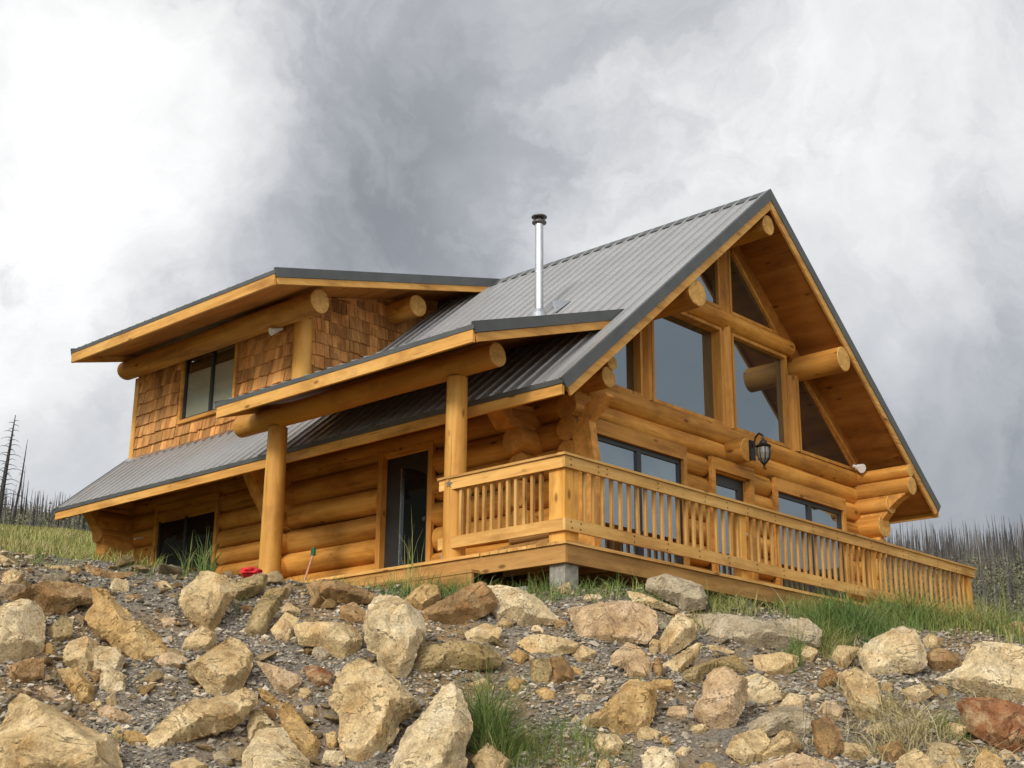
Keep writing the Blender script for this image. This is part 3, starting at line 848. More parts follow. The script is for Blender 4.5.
def bracket(y, th, prof):
    mb = MB(); mb.prism([(x, y, z) for x, z in prof], (0, th, 0)); return mb
# smooth corbels sawn from stacked logs, widening up to the eave
prof = [(1.75, -.2), (1.32, -.2), (1.30, .4), (1.27, .75), (1.29, .90), (1.22, 1.15), (1.15, 1.32), (1.16, 1.42), (1.04, 1.66), (.90, 1.86), (.76, 2.02), (1.75, 2.12)]
H(bracket(YREAR - .13, .26, prof), 'corner_corbel', M['sawn'])
H(bracket(6.86, .24, [(1.75, 1.2), (1.30, 1.25), (1.22, 1.45), (1.02, 1.72), (.88, 1.95), (.80, 2.06), (1.75, 2.12)]), 'corner_corbel', M['sawn'])
# sawn corbel at the front corner, flaring forward under the plate log
prof = [(0.63, 2.12), (0.8, 2.1), (0.96, 2.02), (1.04, 1.86), (1.15, 1.74), (1.17, 1.61), (1.12, 1.51), (1.15, 1.43), (1.15, -0.2), (0.83, -0.2), (0.83, 1.35), (0.88, 1.65), (0.9, 1.81), (0.8, 1.9), (0.69, 1.99), (0.6, 2.07)]
H(MB().prism([(1.50, y, z) for y, z in prof], (.13, 0, 0)), 'corner_corbel', M['sawn'])
pl = MB(); pl.log((1.71, .75, 2.385), (1.71, YREAR + .35, 2.385), .135, .14, n=20); 
H(pl, 'plate_log', LY)
pl = MB(); pl.log((1.76, .73, 2.585), (1.76, YREAR + .35, 2.585), .095, .095, n=18)
H(pl, 'plate_log', LY)

# ---- gable timbers
for sx in (-1, 1):
    mb = MB(); mb.log((XC + sx * 1.917, .44, 3.86), (XC + sx * 1.917, 4.2, 3.86), .195, .19, n=24)
    H(mb, 'purlin_log', LY)
mb = MB(); mb.log((XC, .47, 5.475), (XC, 4.0, 5.475), .155, .155, n=22)
H(mb, 'ridge_log', LY)
cb = MB(); cb.log((3.52, YW - .02, 4.13), (6.80, YW - .02, 4.13), .145, .14, n=20)
H(cb, 'crossbeam', LX)
zs0 = 2.49
def zsof(x):
    return zroof(x) - .215
for x0, x1, zt in ((3.01, 3.22, 3.70), (4.93, 5.17, 5.40), (6.69, 6.94, 3.70)):
    mb = MB(); xm = (x0 + x1) / 2; w = (x1 - x0) / 2
    ps = []
    for a in range(16):
        an = 2 * math.pi * a / 16
        rr = 1.0 / max(abs(math.cos(an)), abs(math.sin(an)), .86 * (abs(math.cos(an)) + abs(math.sin(an))))
        ps.append((xm + w * rr * math.cos(an), YW - .01 + .12 * rr * math.sin(an), zs0 - .02))
    mb.prism(ps, (0, 0, zt - zs0))
    H(mb, 'gable_post', M['log_z'])

def gable_light(poly, tw=.05, depth=.05):
    """fixed light in the gable; poly = outline (x, z), wooden jamb round it, glass set back"""
    P = [np.array(q, float) for q in poly]
    n = len(P)
    area = sum(P[i][0] * P[(i + 1) % n][1] - P[(i + 1) % n][0] * P[i][1] for i in range(n))
    if area < 0: P = P[::-1]
    def offs(d):
        out = []
        for i in range(n):
            a, b, c_ = P[i - 1], P[i], P[(i + 1) % n]
            e1 = (b - a) / np.linalg.norm(b - a); e2 = (c_ - b) / np.linalg.norm(c_ - b)
            n1 = np.array([-e1[1], e1[0]]); n2 = np.array([-e2[1], e2[0]])
            k = (n1 + n2); k = k / np.dot(k, n1)
            out.append(b + k * d)
        return out
    Q = offs(tw); O = P
    y0, y1 = YW - .065, YW - .065 + depth + .03
    mb = MB()
    for i in range(n):
        j = (i + 1) % n
        a, b, c_, d = O[i], O[j], Q[j], Q[i]
        v = [(a[0], y0, a[1]), (b[0], y0, b[1]), (c_[0], y0, c_[1]), (d[0], y0, d[1]), (a[0], y1, a[1]), (b[0], y1, b[1]), (c_[0], y1, c_[1]), (d[0], y1, d[1])]
        mb.add(v, [(0, 1, 2, 3), (7, 6, 5, 4), (0, 4, 5, 1), (1, 5, 6, 2), (2, 6, 7, 3), (3, 7, 4, 0)])
    w = H(mb, 'gable_window', M['casing_z'])
    MB().prism([(q[0], y1 - .03, q[1]) for q in offs(tw - .01)], (0, .012, 0)).build('pane', M['glass'], w)
    return w
gable_light([(3.225, zs0), (4.925, zs0), (4.925, 3.985), (3.225, 3.985)], depth=.16)
gable_light([(5.175, zs0), (6.685, zs0), (6.685, 3.985), (5.175, 3.985)], depth=.09)
off_ = .30
gable_light([(6.945, zs0), (8.64, zs0), (8.64, max(zs0 + .02, zroof(8.64) - .215 - off_ + .12)), (6.945, zroof(6.945) - .215 - off_ + .0)])
gable_light([(3.005, zs0), (1.98, zs0), (1.98, zs0 + .14), (3.005, zroof(3.005) - .215 - .16)], depth=.12)
gable_light([(5.175, 4.27), (6.50, 4.27), (5.175, zroof(5.16) - .215 - off_ - .02)])
gable_light([(4.925, 4.27), (3.95, 4.27), (4.925, zroof(4.90) - .215 - .22)])
# boards that fill between the lights and the roof
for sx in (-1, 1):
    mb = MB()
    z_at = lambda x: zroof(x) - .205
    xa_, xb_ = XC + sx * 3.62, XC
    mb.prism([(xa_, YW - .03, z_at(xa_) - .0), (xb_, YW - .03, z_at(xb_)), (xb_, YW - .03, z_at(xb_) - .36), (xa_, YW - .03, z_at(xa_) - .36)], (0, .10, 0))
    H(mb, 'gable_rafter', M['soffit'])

# ---- lantern, floodlights, flue
le = MB(); le.log((4.94, .86, 2.085), (4.94, YW + .2, 2.085), .165, .17, n=20, seg=2)
H(le, 'log_end', LYo)
lan = MB(); lx, ly, lz = 5.02, .80, 2.07
lan.box(lx - .06, lx + .06, ly + .015, ly + .045, lz - .12, lz + .16)
lan_o = H(lan, 'wall_lantern', M['black'])
arm = MB()
pts = [(lx, ly + .01, lz + .06), (lx, ly - .03, lz + .20), (lx, ly - .09, lz + .25), (lx, ly - .15, lz + .21), (lx, ly - .155, lz + .12)]
for a, b in zip(pts[:-1], pts[1:]):
    arm.log(a, b, .014, .014, n=8, seg=1, wob=0, endmi=0)
arm.build('arm', M['black'], lan_o)
def lathe(mb, cx, cy, prof, n=16):
    vs = []; fs = []
    for r, z in prof:
        for k_ in range(n):
            an = 2 * math.pi * k_ / n
            vs.append((cx + r * math.cos(an), cy + r * math.sin(an), z))
    for i in range(len(prof) - 1):
        for k_ in range(n):
            k2 = (k_ + 1) % n
            fs.append((i * n + k_, i * n + k2, (i + 1) * n + k2, (i + 1) * n + k_))
    fs.append(tuple(range(n))[::-1]); fs.append(tuple(range((len(prof) - 1) * n, len(prof) * n)))
    return mb.add(vs, fs, 0, False, .5)
lcx, lcy = lx, ly - .155
lathe(MB(), lcx, lcy, [(.10, lz + .035), (.115, lz + .05), (.06, lz + .09), (.05, lz + .12), (.015, lz + .15)]).build('cap', M['black'], lan_o)
lathe(MB(), lcx, lcy, [(.03, lz - .19), (.075, lz - .13), (.092, lz - .05), (.085, lz + .034)]).build('glass', M['glass_lamp'], lan_o)
cg = MB()
for k_ in range(8):
    an = 2 * math.pi * k_ / 8
    ps_ = [(lcx + r * math.cos(an), lcy + r * math.sin(an), z) for r, z in ((.032, lz - .195), (.079, lz - .133), (.097, lz - .05), (.09, lz + .036))]
    for a, b in zip(ps_[:-1], ps_[1:]):
        cg.log(a, b, .0075, .0075, n=6, seg=1, wob=0, endmi=0)
lathe(cg, lcx, lcy, [(.004, lz - .25), (.018, lz - .225), (.034, lz - .195), (.03, lz - .188)], 10)
cg.build('cage', M['black'], lan_o)

def flood(p, d, rr, m_):
    d = Vector(d).normalized(); p = Vector(p)
    mb = MB(); mb.log(p - d * .13, p - d * .05, .028, .03, n=10, seg=1, wob=0, endmi=0)
    mb.log(p - d * .05, p + d * .09, rr * .55, rr, n=14, seg=2, wob=0, endmi=0)
    o = H(mb, 'floodlight', m_); return o
flood((8.45, 1.05, 2.50), (-.35, -.8, -.35), .075, M['white'])
flood((1.55, 7.42, 4.50), (-.9, .2, -.45), .065, M['white'])
flood((.50, 5.62, 1.80), (-.5, -.1, -.9), .06, M['darksteel'])
sp = MB(); sp.log((1.62, 10.85, 1.58), (1.42, 10.80, 1.52), .014, .014, n=8, seg=1, wob=0, endmi=0)
H(sp, 'water_tap', M['white'])

cx_, cy_ = 2.70, 2.80
fl_ = MB(); fl_.log((cx_, cy_, 3.7), (cx_, cy_, 5.40), .062, .062, n=20, seg=1, wob=0, endmi=0)
flue = H(fl_, 'flue_pipe', M['steel'])
b2 = MB(); lathe(b2, cx_, cy_, [(.066, 4.60), (.066, 4.63)], 20)
b2.build('band', M['steel'], flue)
c2 = MB(); lathe(c2, cx_, cy_, [(.085, 5.37), (.105, 5.385), (.105, 5.405), (.075, 5.42)], 20); lathe(c2, cx_, cy_, [(.05, 5.42), (.05, 5.46)], 14); lathe(c2, cx_, cy_, [(.075, 5.46), (.115, 5.475), (.112, 5.49), (.05, 5.515), (.01, 5.52)], 20)
c2.build('flue_cap', M['darksteel'], flue)
fb = MB(); lathe(fb, cx_, cy_, [(.17, zroof(cx_ - .17) + .04), (.10, zroof(cx_) + .08), (.07, zroof(cx_) + .14)], 20)
fb.prism([(cx_ - .02, cy_ - .35, zroof(cx_) + .02), (cx_ + .30, cy_ - .35, zroof(cx_ + .3) + .02), (cx_ + .30, cy_ - .02, zroof(cx_ + .3) + .10)], (0, .03, 0))
fb.build('flashing', M['steel'], flue)

# ------------------------------------------------------------------ deck with railing
deck = empty('wooden_deck', (0, 0, -.21), 'raised honey coloured timber deck with baluster railing wrapping the front corner of the house', 'deck')
def Dk(mb, name, mats, parent=None):
    return mb.build(name, mats, parent or deck)
fb = MB()
x = .0
yy = -.025
while yy < 1.20:
    fb.box(-.025, 10.09, yy, yy + .135, -.036, -.001); yy += .142
fb2 = MB(); xx = -.025
while xx < 1.45:
    fb2.box(xx, xx + .135, 1.27, 5.2, -.036, -.001); xx += .142
Dk(fb, 'floor_boards', M['deck_x']); Dk(fb2, 'floor_boards', M['deck_y'])
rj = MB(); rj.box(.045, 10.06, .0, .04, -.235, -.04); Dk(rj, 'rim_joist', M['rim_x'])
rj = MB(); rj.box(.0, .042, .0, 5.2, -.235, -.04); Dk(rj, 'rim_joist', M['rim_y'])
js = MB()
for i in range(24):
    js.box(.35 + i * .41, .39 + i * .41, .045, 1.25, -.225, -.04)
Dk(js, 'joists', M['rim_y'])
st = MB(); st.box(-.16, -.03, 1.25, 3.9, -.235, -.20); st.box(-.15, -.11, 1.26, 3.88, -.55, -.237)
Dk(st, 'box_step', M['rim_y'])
Dk(MB().box(.05, .27, .05, .27, -.85, -.238), 'concrete_pier', M['concrete'])
for px_ in (3.5, 6.85, 9.7):
    Dk(MB().box(px_ - .14, px_ + .14, .05, .33, -.85, -.238), 'concrete_pier', M['concrete'])
# railing along the front
RT = .97
def rail_x(x0, x1, z0, z1, y0, y1, nm, mt_):
    mb = MB().box(x0, x1, y0, y1, z0, z1)
    if nm != 'rail_cap':
        xx = .10
        while xx < x1 - .05:                # nail heads
            for zz in (z0 + .035, z1 - .035):
                q_ = random.uniform(-.012, .012)
                mb.box(xx + q_ - .008, xx + q_ + .008, y0 - .003, y0 + .001, zz - .008, zz + .008, 1)
            xx += random.choice((.158, .47, .63, .95))
    Dk(mb, nm, [mt_, M['black']])
rail_x(-.002, 10.07, .815, .945, .0, .038, 'top_rail', M['deck_x'])
rail_x(-.03, 10.10, .947, .975, -.02, .10, 'rail_cap', M['deck_x'])
rail_x(-.002, 10.07, .115, .25, .0, .038, 'bottom_rail', M['deck_x'])
Dk(MB().box(.0, .036, .040, 1.97, .815, .945), 'top_rail', M['deck_y'])
Dk(MB().box(-.022, .09, .102, 1.98, .947, .975), 'rail_cap', M['deck_y'])
Dk(MB().box(.0, .036, .040, 1.97, .115, .25), 'bottom_rail', M['deck_y'])
cpst = MB()
for (xa_, xb_, ya_, yb_) in ((.04, .27, .042, .27),):
    cpst.box(xa_, xb_, ya_, yb_, .002, .944)
Dk(cpst, 'corner_post', M['post'])
for px_ in (3.50, 6.85, 9.93):
    Dk(MB().box(px_ - .065, px_ + .065, .041, .17, .002, .944), 'rail_post', M['post'])
base = MB().box(-.019, .019, -.019, .019, 0, .66)
proto = base.build('baluster', M['deck_z'], deck, loc=(0, 0, 0.0001))
proto.location = Vector((.40, .062, .20)) - deck.location
nb_ = 0
xs_ = np.arange(.40, 9.86, .158)
first = True
for x in xs_:
    if min(abs(x - 3.5), abs(x - 6.85)) < .09: continue
    if first: first = False; continue
    b_ = proto.copy(); COL.objects.link(b_); b_.parent = deck
    b_.location = Vector((x + random.uniform(-.006, .006), .062, .20)) - deck.location
    b_.rotation_euler = (random.uniform(-.004, .004), random.uniform(-.006, .006), random.uniform(-.04, .04))
for i in range(11):
    y = .40 + i * .125
    b_ = proto.copy(); COL.objects.link(b_); b_.parent = deck
    b_.location = Vector((.058, y, .20)) - deck.location
    b_.rotation_euler = (random.uniform(-.006, .006), random.uniform(-.004, .004), random.uniform(-.04, .04))
# small steel star bracket screwed to the end of the side rail
star = MB(); ps_ = []
for k_ in range(10):
    an = math.pi / 2 + k_ * math.pi / 5; r_ = .05 if k_ % 2 == 0 else .022
    ps_.append((-.004, 1.79 + r_ * math.cos(an), .885 + r_ * math.sin(an)))
star.prism(ps_, (-.016, 0, 0)); Dk(star, 'star_ornament', M['steel'])

# things standing on or by the deck
rp = MB()
for k_ in range(40):
    pass
def crumple(name, c, r, mt_, sq, label, cat, seed):
    bm = bmesh.new(); bmesh.ops.create_icosphere(bm, subdivisions=3, radius=1)
    for v in bm.verts:
        nn = mnoise.noise(v.co * 2.3 + Vector((seed, 0, 0))) * .45 + mnoise.noise(v.co * 5.1 + Vector((0, seed, 0))) * .25
        v.co = v.co * (1 + nn); v.co = Vector((v.co.x * r * sq[0], v.co.y * r * sq[1], v.co.z * r * sq[2]))
    me = bpy.data.meshes.new(name); bm.to_mesh(me); bm.free(); me.materials.append(mt_)
    o = bpy.data.objects.new(name, me); o.location = c; COL.objects.link(o)
    return tag(o, label, cat)
crumple('cloth_bundle', (-.06 + .2, 1.98, .05), .06, M['greycloth'], (1, .9, .9), 'small pale grey bundle at the foot of the railed porch post on the deck edge', 'bundle', 3.3)
P_ = hit(251, 583)
crumple('red_bundle', (P_[0], P_[1], P_[2] + .10), .105, M['red'], (.9, 1.0, .5), 'small bright red bundle lying on the gravel crest beside the left porch post', 'bundle', 8.1)
sk = empty('garden_stake', (.50, 5.05, .2), 'short pale wooden stake with a green top leaning beside the left porch post', 'stake')
mb = MB(); mb.log((.45, 5.10, -.15), (.60, 4.98, .55), .016, .015, n=8, seg=2, endmi=0); mb.build('handle', M['stakewood'], sk)
mb = MB(); mb.box(.57, .60, 4.95, 5.02, .47, .58); mb.build('green_top', M['green'], sk)
# split logs stacked on the deck behind the side railing
fp = []
lab = ['dark split firewood log leaning low behind the side railing', 'orange split firewood log beside the darker one behind the side railing', 'thin grey split firewood log on top of the two behind the side railing']
for k_, (x, y, z, r, l_) in enumerate(((.55, 1.1, .10, .10, .8), (.80, 1.0, .09, .09, .7), (.66, 1.05, .26, .07, .75))):
    mb = MB(); mb.log((x, y - l_ / 2, z), (x + .03, y + l_ / 2, z), r, r * .9, n=7, wob=.12, seg=3)
    o = mb.build('firewood_log', [M['rim_y'], M['endgrain']], None, loc=(x, y, z - r))
    tag(o, lab[k_], 'firewood')
Pw = (0, 0, float(ground(-.23, .85)) + .05)
mb = MB(); mb.box(.0 - .25, .0 - .21, .35, 1.35, Pw[2] - .02, Pw[2] + .03)
o = mb.build('plank', M['concrete'], None, loc=(-.23, .85, Pw[2])); tag(o, 'narrow pale grey plank lying in grass under the left deck edge', 'plank')

# ------------------------------------------------------------------ rocks of the bank
def rock_mat(name, c0, c1, c2, stain, stain_amt=0.45):
    mt, N, p = mat(name)
    gv, ov = objvec(N, (1, 1, 1))
    n1 = N.noise(ov, 2.6, 6, 0.62, dist=0.4)
    n2 = N.noise(ov, 9.0, 7, 0.68)
    n3 = N.noise(ov, 55, 4, 0.7)
    c = N.ramp(n1, [(0.33, c0), (0.5, c1), (0.66, c2)])
    st_ = N.ramp(N.noise(ov, 4.2, 7, 0.66, dist=0.8), [(0.50, 0.0), (0.62, 1.0)])
    c = N.mix(N.math('MULTIPLY', st_, stain_amt), c, stain)
    sp_ = N.ramp(n2, [(0.33, (0.48, 0.45, 0.41)), (0.5, (0.98, 0.97, 0.95)), (0.70, (1.3, 1.28, 1.22))])
    c = N.mix(0.75, c, sp_, 'MULTIPLY')
    gr_ = N.ramp(n3, [(0.32, (0.52, 0.50, 0.47)), (0.5, (1, 1, 1)), (0.68, (1.25, 1.25, 1.22))])
    c = N.mix(0.8, c, gr_, 'MULTIPLY')
    ck = N.math('ABSOLUTE', N.math('SUBTRACT', N.noise(ov, 2.1, 7, 0.6, dist=1.2), 0.5))
    ckm = N.math('MULTIPLY', N.ramp(ck, [(0.0, 1.0), (0.014, 0.0)]), N.ramp(n2, [(0.42, 0.0), (0.60, 0.6)]))
    c = N.mix(ckm, c, tuple(x * 0.22 for x in c0))
    vo = N.n('ShaderNodeTexVoronoi', {'feature': 'F1'}, Vector=ov, Scale=16.0)
    pit = N.ramp(vo.outputs['Distance'], [(0.07, 1.0), (0.16, 0.0)])
    pm = N.math('MULTIPLY', pit, N.ramp(n1, [(0.45, 0.0), (0.6, 0.8)]))
    c = N.mix(pm, c, tuple(x * 0.25 for x in c0))
    N.put(p, 'Base_Color', c)
    p.inputs['Roughness'].default_value = 0.88
    p.inputs['Specular IOR Level'].default_value = 0.25
    h = N.math('ADD', N.math('MULTIPLY', n2, 0.9), N.math('MULTIPLY', n3, 0.30))
    h = N.math('SUBTRACT', h, N.math('MULTIPLY', N.math('MAXIMUM', pm, ckm), 0.7))
    bump(N, p, h, 0.95, 0.04)
    return mt
RM_ = {
 'tan':   rock_mat('tan_sandstone', (0.40, 0.275, 0.13), (0.58, 0.43, 0.225), (0.69, 0.55, 0.33), (0.40, 0.21, 0.06)),
 'pale':  rock_mat('pale_sandstone', (0.46, 0.35, 0.19), (0.63, 0.50, 0.30), (0.74, 0.62, 0.42), (0.48, 0.28, 0.09), .4),
 'ochre': rock_mat('ochre_sandstone', (0.34, 0.20, 0.068), (0.50, 0.325, 0.13), (0.60, 0.43, 0.21), (0.30, 0.145, 0.045)),
 'brown': rock_mat('brown_sandstone', (0.20, 0.12, 0.05), (0.33, 0.205, 0.09), (0.45, 0.31, 0.155), (0.36, 0.16, 0.05)),
 'grey':  rock_mat('grey_lichened_stone', (0.28, 0.225, 0.145), (0.43, 0.355, 0.24), (0.56, 0.48, 0.35), (0.36, 0.25, 0.11), .4),
 'pink':  rock_mat('pinkish_sandstone', (0.40, 0.265, 0.14), (0.55, 0.395, 0.235), (0.64, 0.49, 0.32), (0.44, 0.25, 0.10), .4),
 'rust':  rock_mat('rust_red_stone', (0.14, 0.055, 0.025), (0.25, 0.10, 0.04), (0.36, 0.19, 0.09), (0.46, 0.33, 0.18), .7),
 'moss':  rock_mat('olive_stone', (0.20, 0.145, 0.06), (0.33, 0.245, 0.11), (0.45, 0.34, 0.18), (0.36, 0.21, 0.08)),
}
ORG = {'A': (0, 540), 'B': (250, 540), 'C': (500, 540), 'D': (764, 540)}
ZS = 876 / 260.0

def pt_in_poly(P, poly):
    x, y = P[:, 0], P[:, 1]; n = len(poly); ins = np.zeros(len(P), bool); j = n - 1
    for i in range(n):
        xi, yi = poly[i]; xj, yj = poly[j]
        c_ = ((yi > y) != (yj > y)) & (x < (xj - xi) * (y - yi) / (yj - yi + 1e-12) + xi)
        ins ^= c_; j = i
    return ins

def make_rock(kind, colour, label, outline_px, thick=1.0, tilt=32, sink=0.06, group='sandstone boulders of the rocky bank', name='boulder'):
    O = np.array(outline_px, float)
    rb = O[:, 1].max(); rt = O[:, 1].min()
    cx = O[:, 0].mean()
    P0 = hit(cx, rb - sink * (rb - rt) - 1)
    P0 = P0 if P0 is not None else hit(cx, rb + 6)
    # a rock reaching below the picture stands a little nearer
    V = ray(cx, (rb + rt) / 2); V /= np.linalg.norm(V)
    right = np.cross(V, (0, 0, 1.0)); right /= np.linalg.norm(right)
    up = np.cross(right, V)
    t_ = math.radians(tilt)
    nrm = -V * math.cos(t_) + up * math.sin(t_)
    a2 = up * math.cos(t_) + V * math.sin(t_)
    pts = []
    for px, py in O:
        r = ray(px, py)
        k = np.dot(P0 - CAM, nrm) / np.dot(r, nrm)
        q = CAM + r * k - P0
        pts.append((np.dot(q, right), np.dot(q, a2)))
    P = np.array(pts)
    if sum(P[i][0] * P[(i + 1) % len(P)][1] - P[(i + 1) % len(P)][0] * P[i][1] for i in range(len(P))) < 0:
        P = P[::-1]
    # resample the outline with small irregularities
    size = math.sqrt(np.ptp(P[:, 0]) * np.ptp(P[:, 1]))
    step = max(size / 26, 0.012)
    B = []
    for i in range(len(P)):
        a, b = P[i], P[(i + 1) % len(P)]
        m_ = max(1, int(np.linalg.norm(b - a) / step))
        nn = np.array([-(b - a)[1], (b - a)[0]]); nn /= (np.linalg.norm(nn) + 1e-9)
        for k in range(m_):
            f = k / m_
            w = math.sin(math.pi * f) * size * 0.018
            B.append(a + (b - a) * f + nn * random.uniform(-w, w * .8))
    B = np.array(B)
    cen = P.mean(0)
    gx, gy = np.meshgrid(np.arange(P[:, 0].min(), P[:, 0].max(), step), np.arange(P[:, 1].min(), P[:, 1].max(), step))
    G = np.stack([gx.ravel(), gy.ravel()], 1) + rng.uniform(-.3, .3, (gx.size, 2)) * step
    G = G[pt_in_poly(G, B)]
    # keep a margin to the outline
    if len(G):
        dd = np.min(np.linalg.norm(G[:, None, :] - B[None, :, :], axis=2), axis=1)
        G = G[dd > step * .5]
    allp = np.concatenate([B, G]) if len(G) else B
    nb = len(B)
    vs, es, fs, ov, oe, of_ = delaunay_2d_cdt([Vector(p) for p in allp], [(i, (i + 1) % nb) for i in range(nb)], [], 1, 1e-6)
    vs = np.array([(v.x, v.y) for v in vs])
    # height of the front face: sloping edge facets cut off by a few broad planes
    n = len(P)
    h = np.full(len(vs), 1e9)
    md = np.full(len(vs), 1e9)
    for i in range(n):
        a, b = P[i], P[(i + 1) % n]
        e = (b - a); L_ = np.linalg.norm(e); e /= L_
        t2 = np.clip((vs - a) @ e, 0, L_)
        d = np.linalg.norm(vs - (a + t2[:, None] * e), axis=1)
        md = np.minimum(md, d)
        up_e = e[0] < 0                    # ccw outline: top edges run to -x
        sl_ = random.uniform(.5, 2.2) if up_e else random.uniform(1.6, 3.2)
        h = np.minimum(h, d * sl_)
    dep = size * random.uniform(.24, .34) * thick
    for k in range(4):
        g = np.array([random.uniform(-.75, .75), random.uniform(-.85, .35)])
        h = np.minimum(h, dep * random.uniform(.75, 1.2) + (vs - cen - P.std(0) * rng.uniform(-.5, .5, 2)) @ g * .6)
    h = np.maximum(h, np.minimum(md * .35, size * .02))
    edge = np.clip(md / (size * .10), 0, 1)
    sd = Vector((random.uniform(0, 99), random.uniform(0, 99), random.uniform(0, 99)))
    f3 = []; bk = []
    fr = 1.0 / max(size, .05)
    for (x, y), hh, ee in zip(vs, h, edge):
        q = Vector((x, y, hh)) * fr
        w = mnoise.fractal(q * 2.2 + sd, 1.0, 2.0, 4) * size * .018 + mnoise.noise(q * 12 + sd) * size * .008
        rdg = abs(mnoise.noise(q * 1.7 + sd * .5))
        f3.append(hh + (w - max(0, .07 - rdg) * size * .42) * ee)
        bk.append(-hh * .75 - .02 * size * ee)
    f3 = np.array(f3); bk = np.array(bk)
    on_edge = md < 1e-4 * 1 + step * .02
    nv = len(vs)
    T = np.stack([right, a2, nrm])
    front = np.concatenate([vs, f3[:, None]], 1) @ T
    backv = np.concatenate([vs, bk[:, None]], 1) @ T
    bm = bmesh.new()
    vf = [bm.verts.new(v) for v in front]
    vb = []
    for i in range(nv):
        vb.append(bm.verts.new(backv[i]))
    bnd = {}
    for f in fs:
        f = list(f)
        try:
            bm.faces.new([vf[i] for i in f]); bm.faces.new([vb[i] for i in reversed(f)])
        except ValueError:
            pass
        for a, b in zip(f, f[1:] + f[:1]):
            bnd[(a, b)] = bnd.get((a, b), 0) + 1
    for (a, b), c_ in list(bnd.items()):
        if (b, a) not in bnd:
            try: bm.faces.new([vf[b], vf[a], vb[a], vb[b]])
            except ValueError: pass
    bmesh.ops.remove_doubles(bm, verts=bm.verts, dist=0.0006)
    bmesh.ops.recalc_face_normals(bm, faces=bm.faces)
    for f in bm.faces: f.smooth = True
    for e in bm.edges:
        if len(e.link_faces) == 2 and e.calc_face_angle(0) > math.radians(21):
            e.smooth = False
    me = bpy.data.meshes.new(name); bm.to_mesh(me); bm.free()
    me.materials.append(RM_[colour])
    o = bpy.data.objects.new(name, me); o.location = P0; COL.objects.link(o)
    tag(o, label, 'rock', group)
    return o

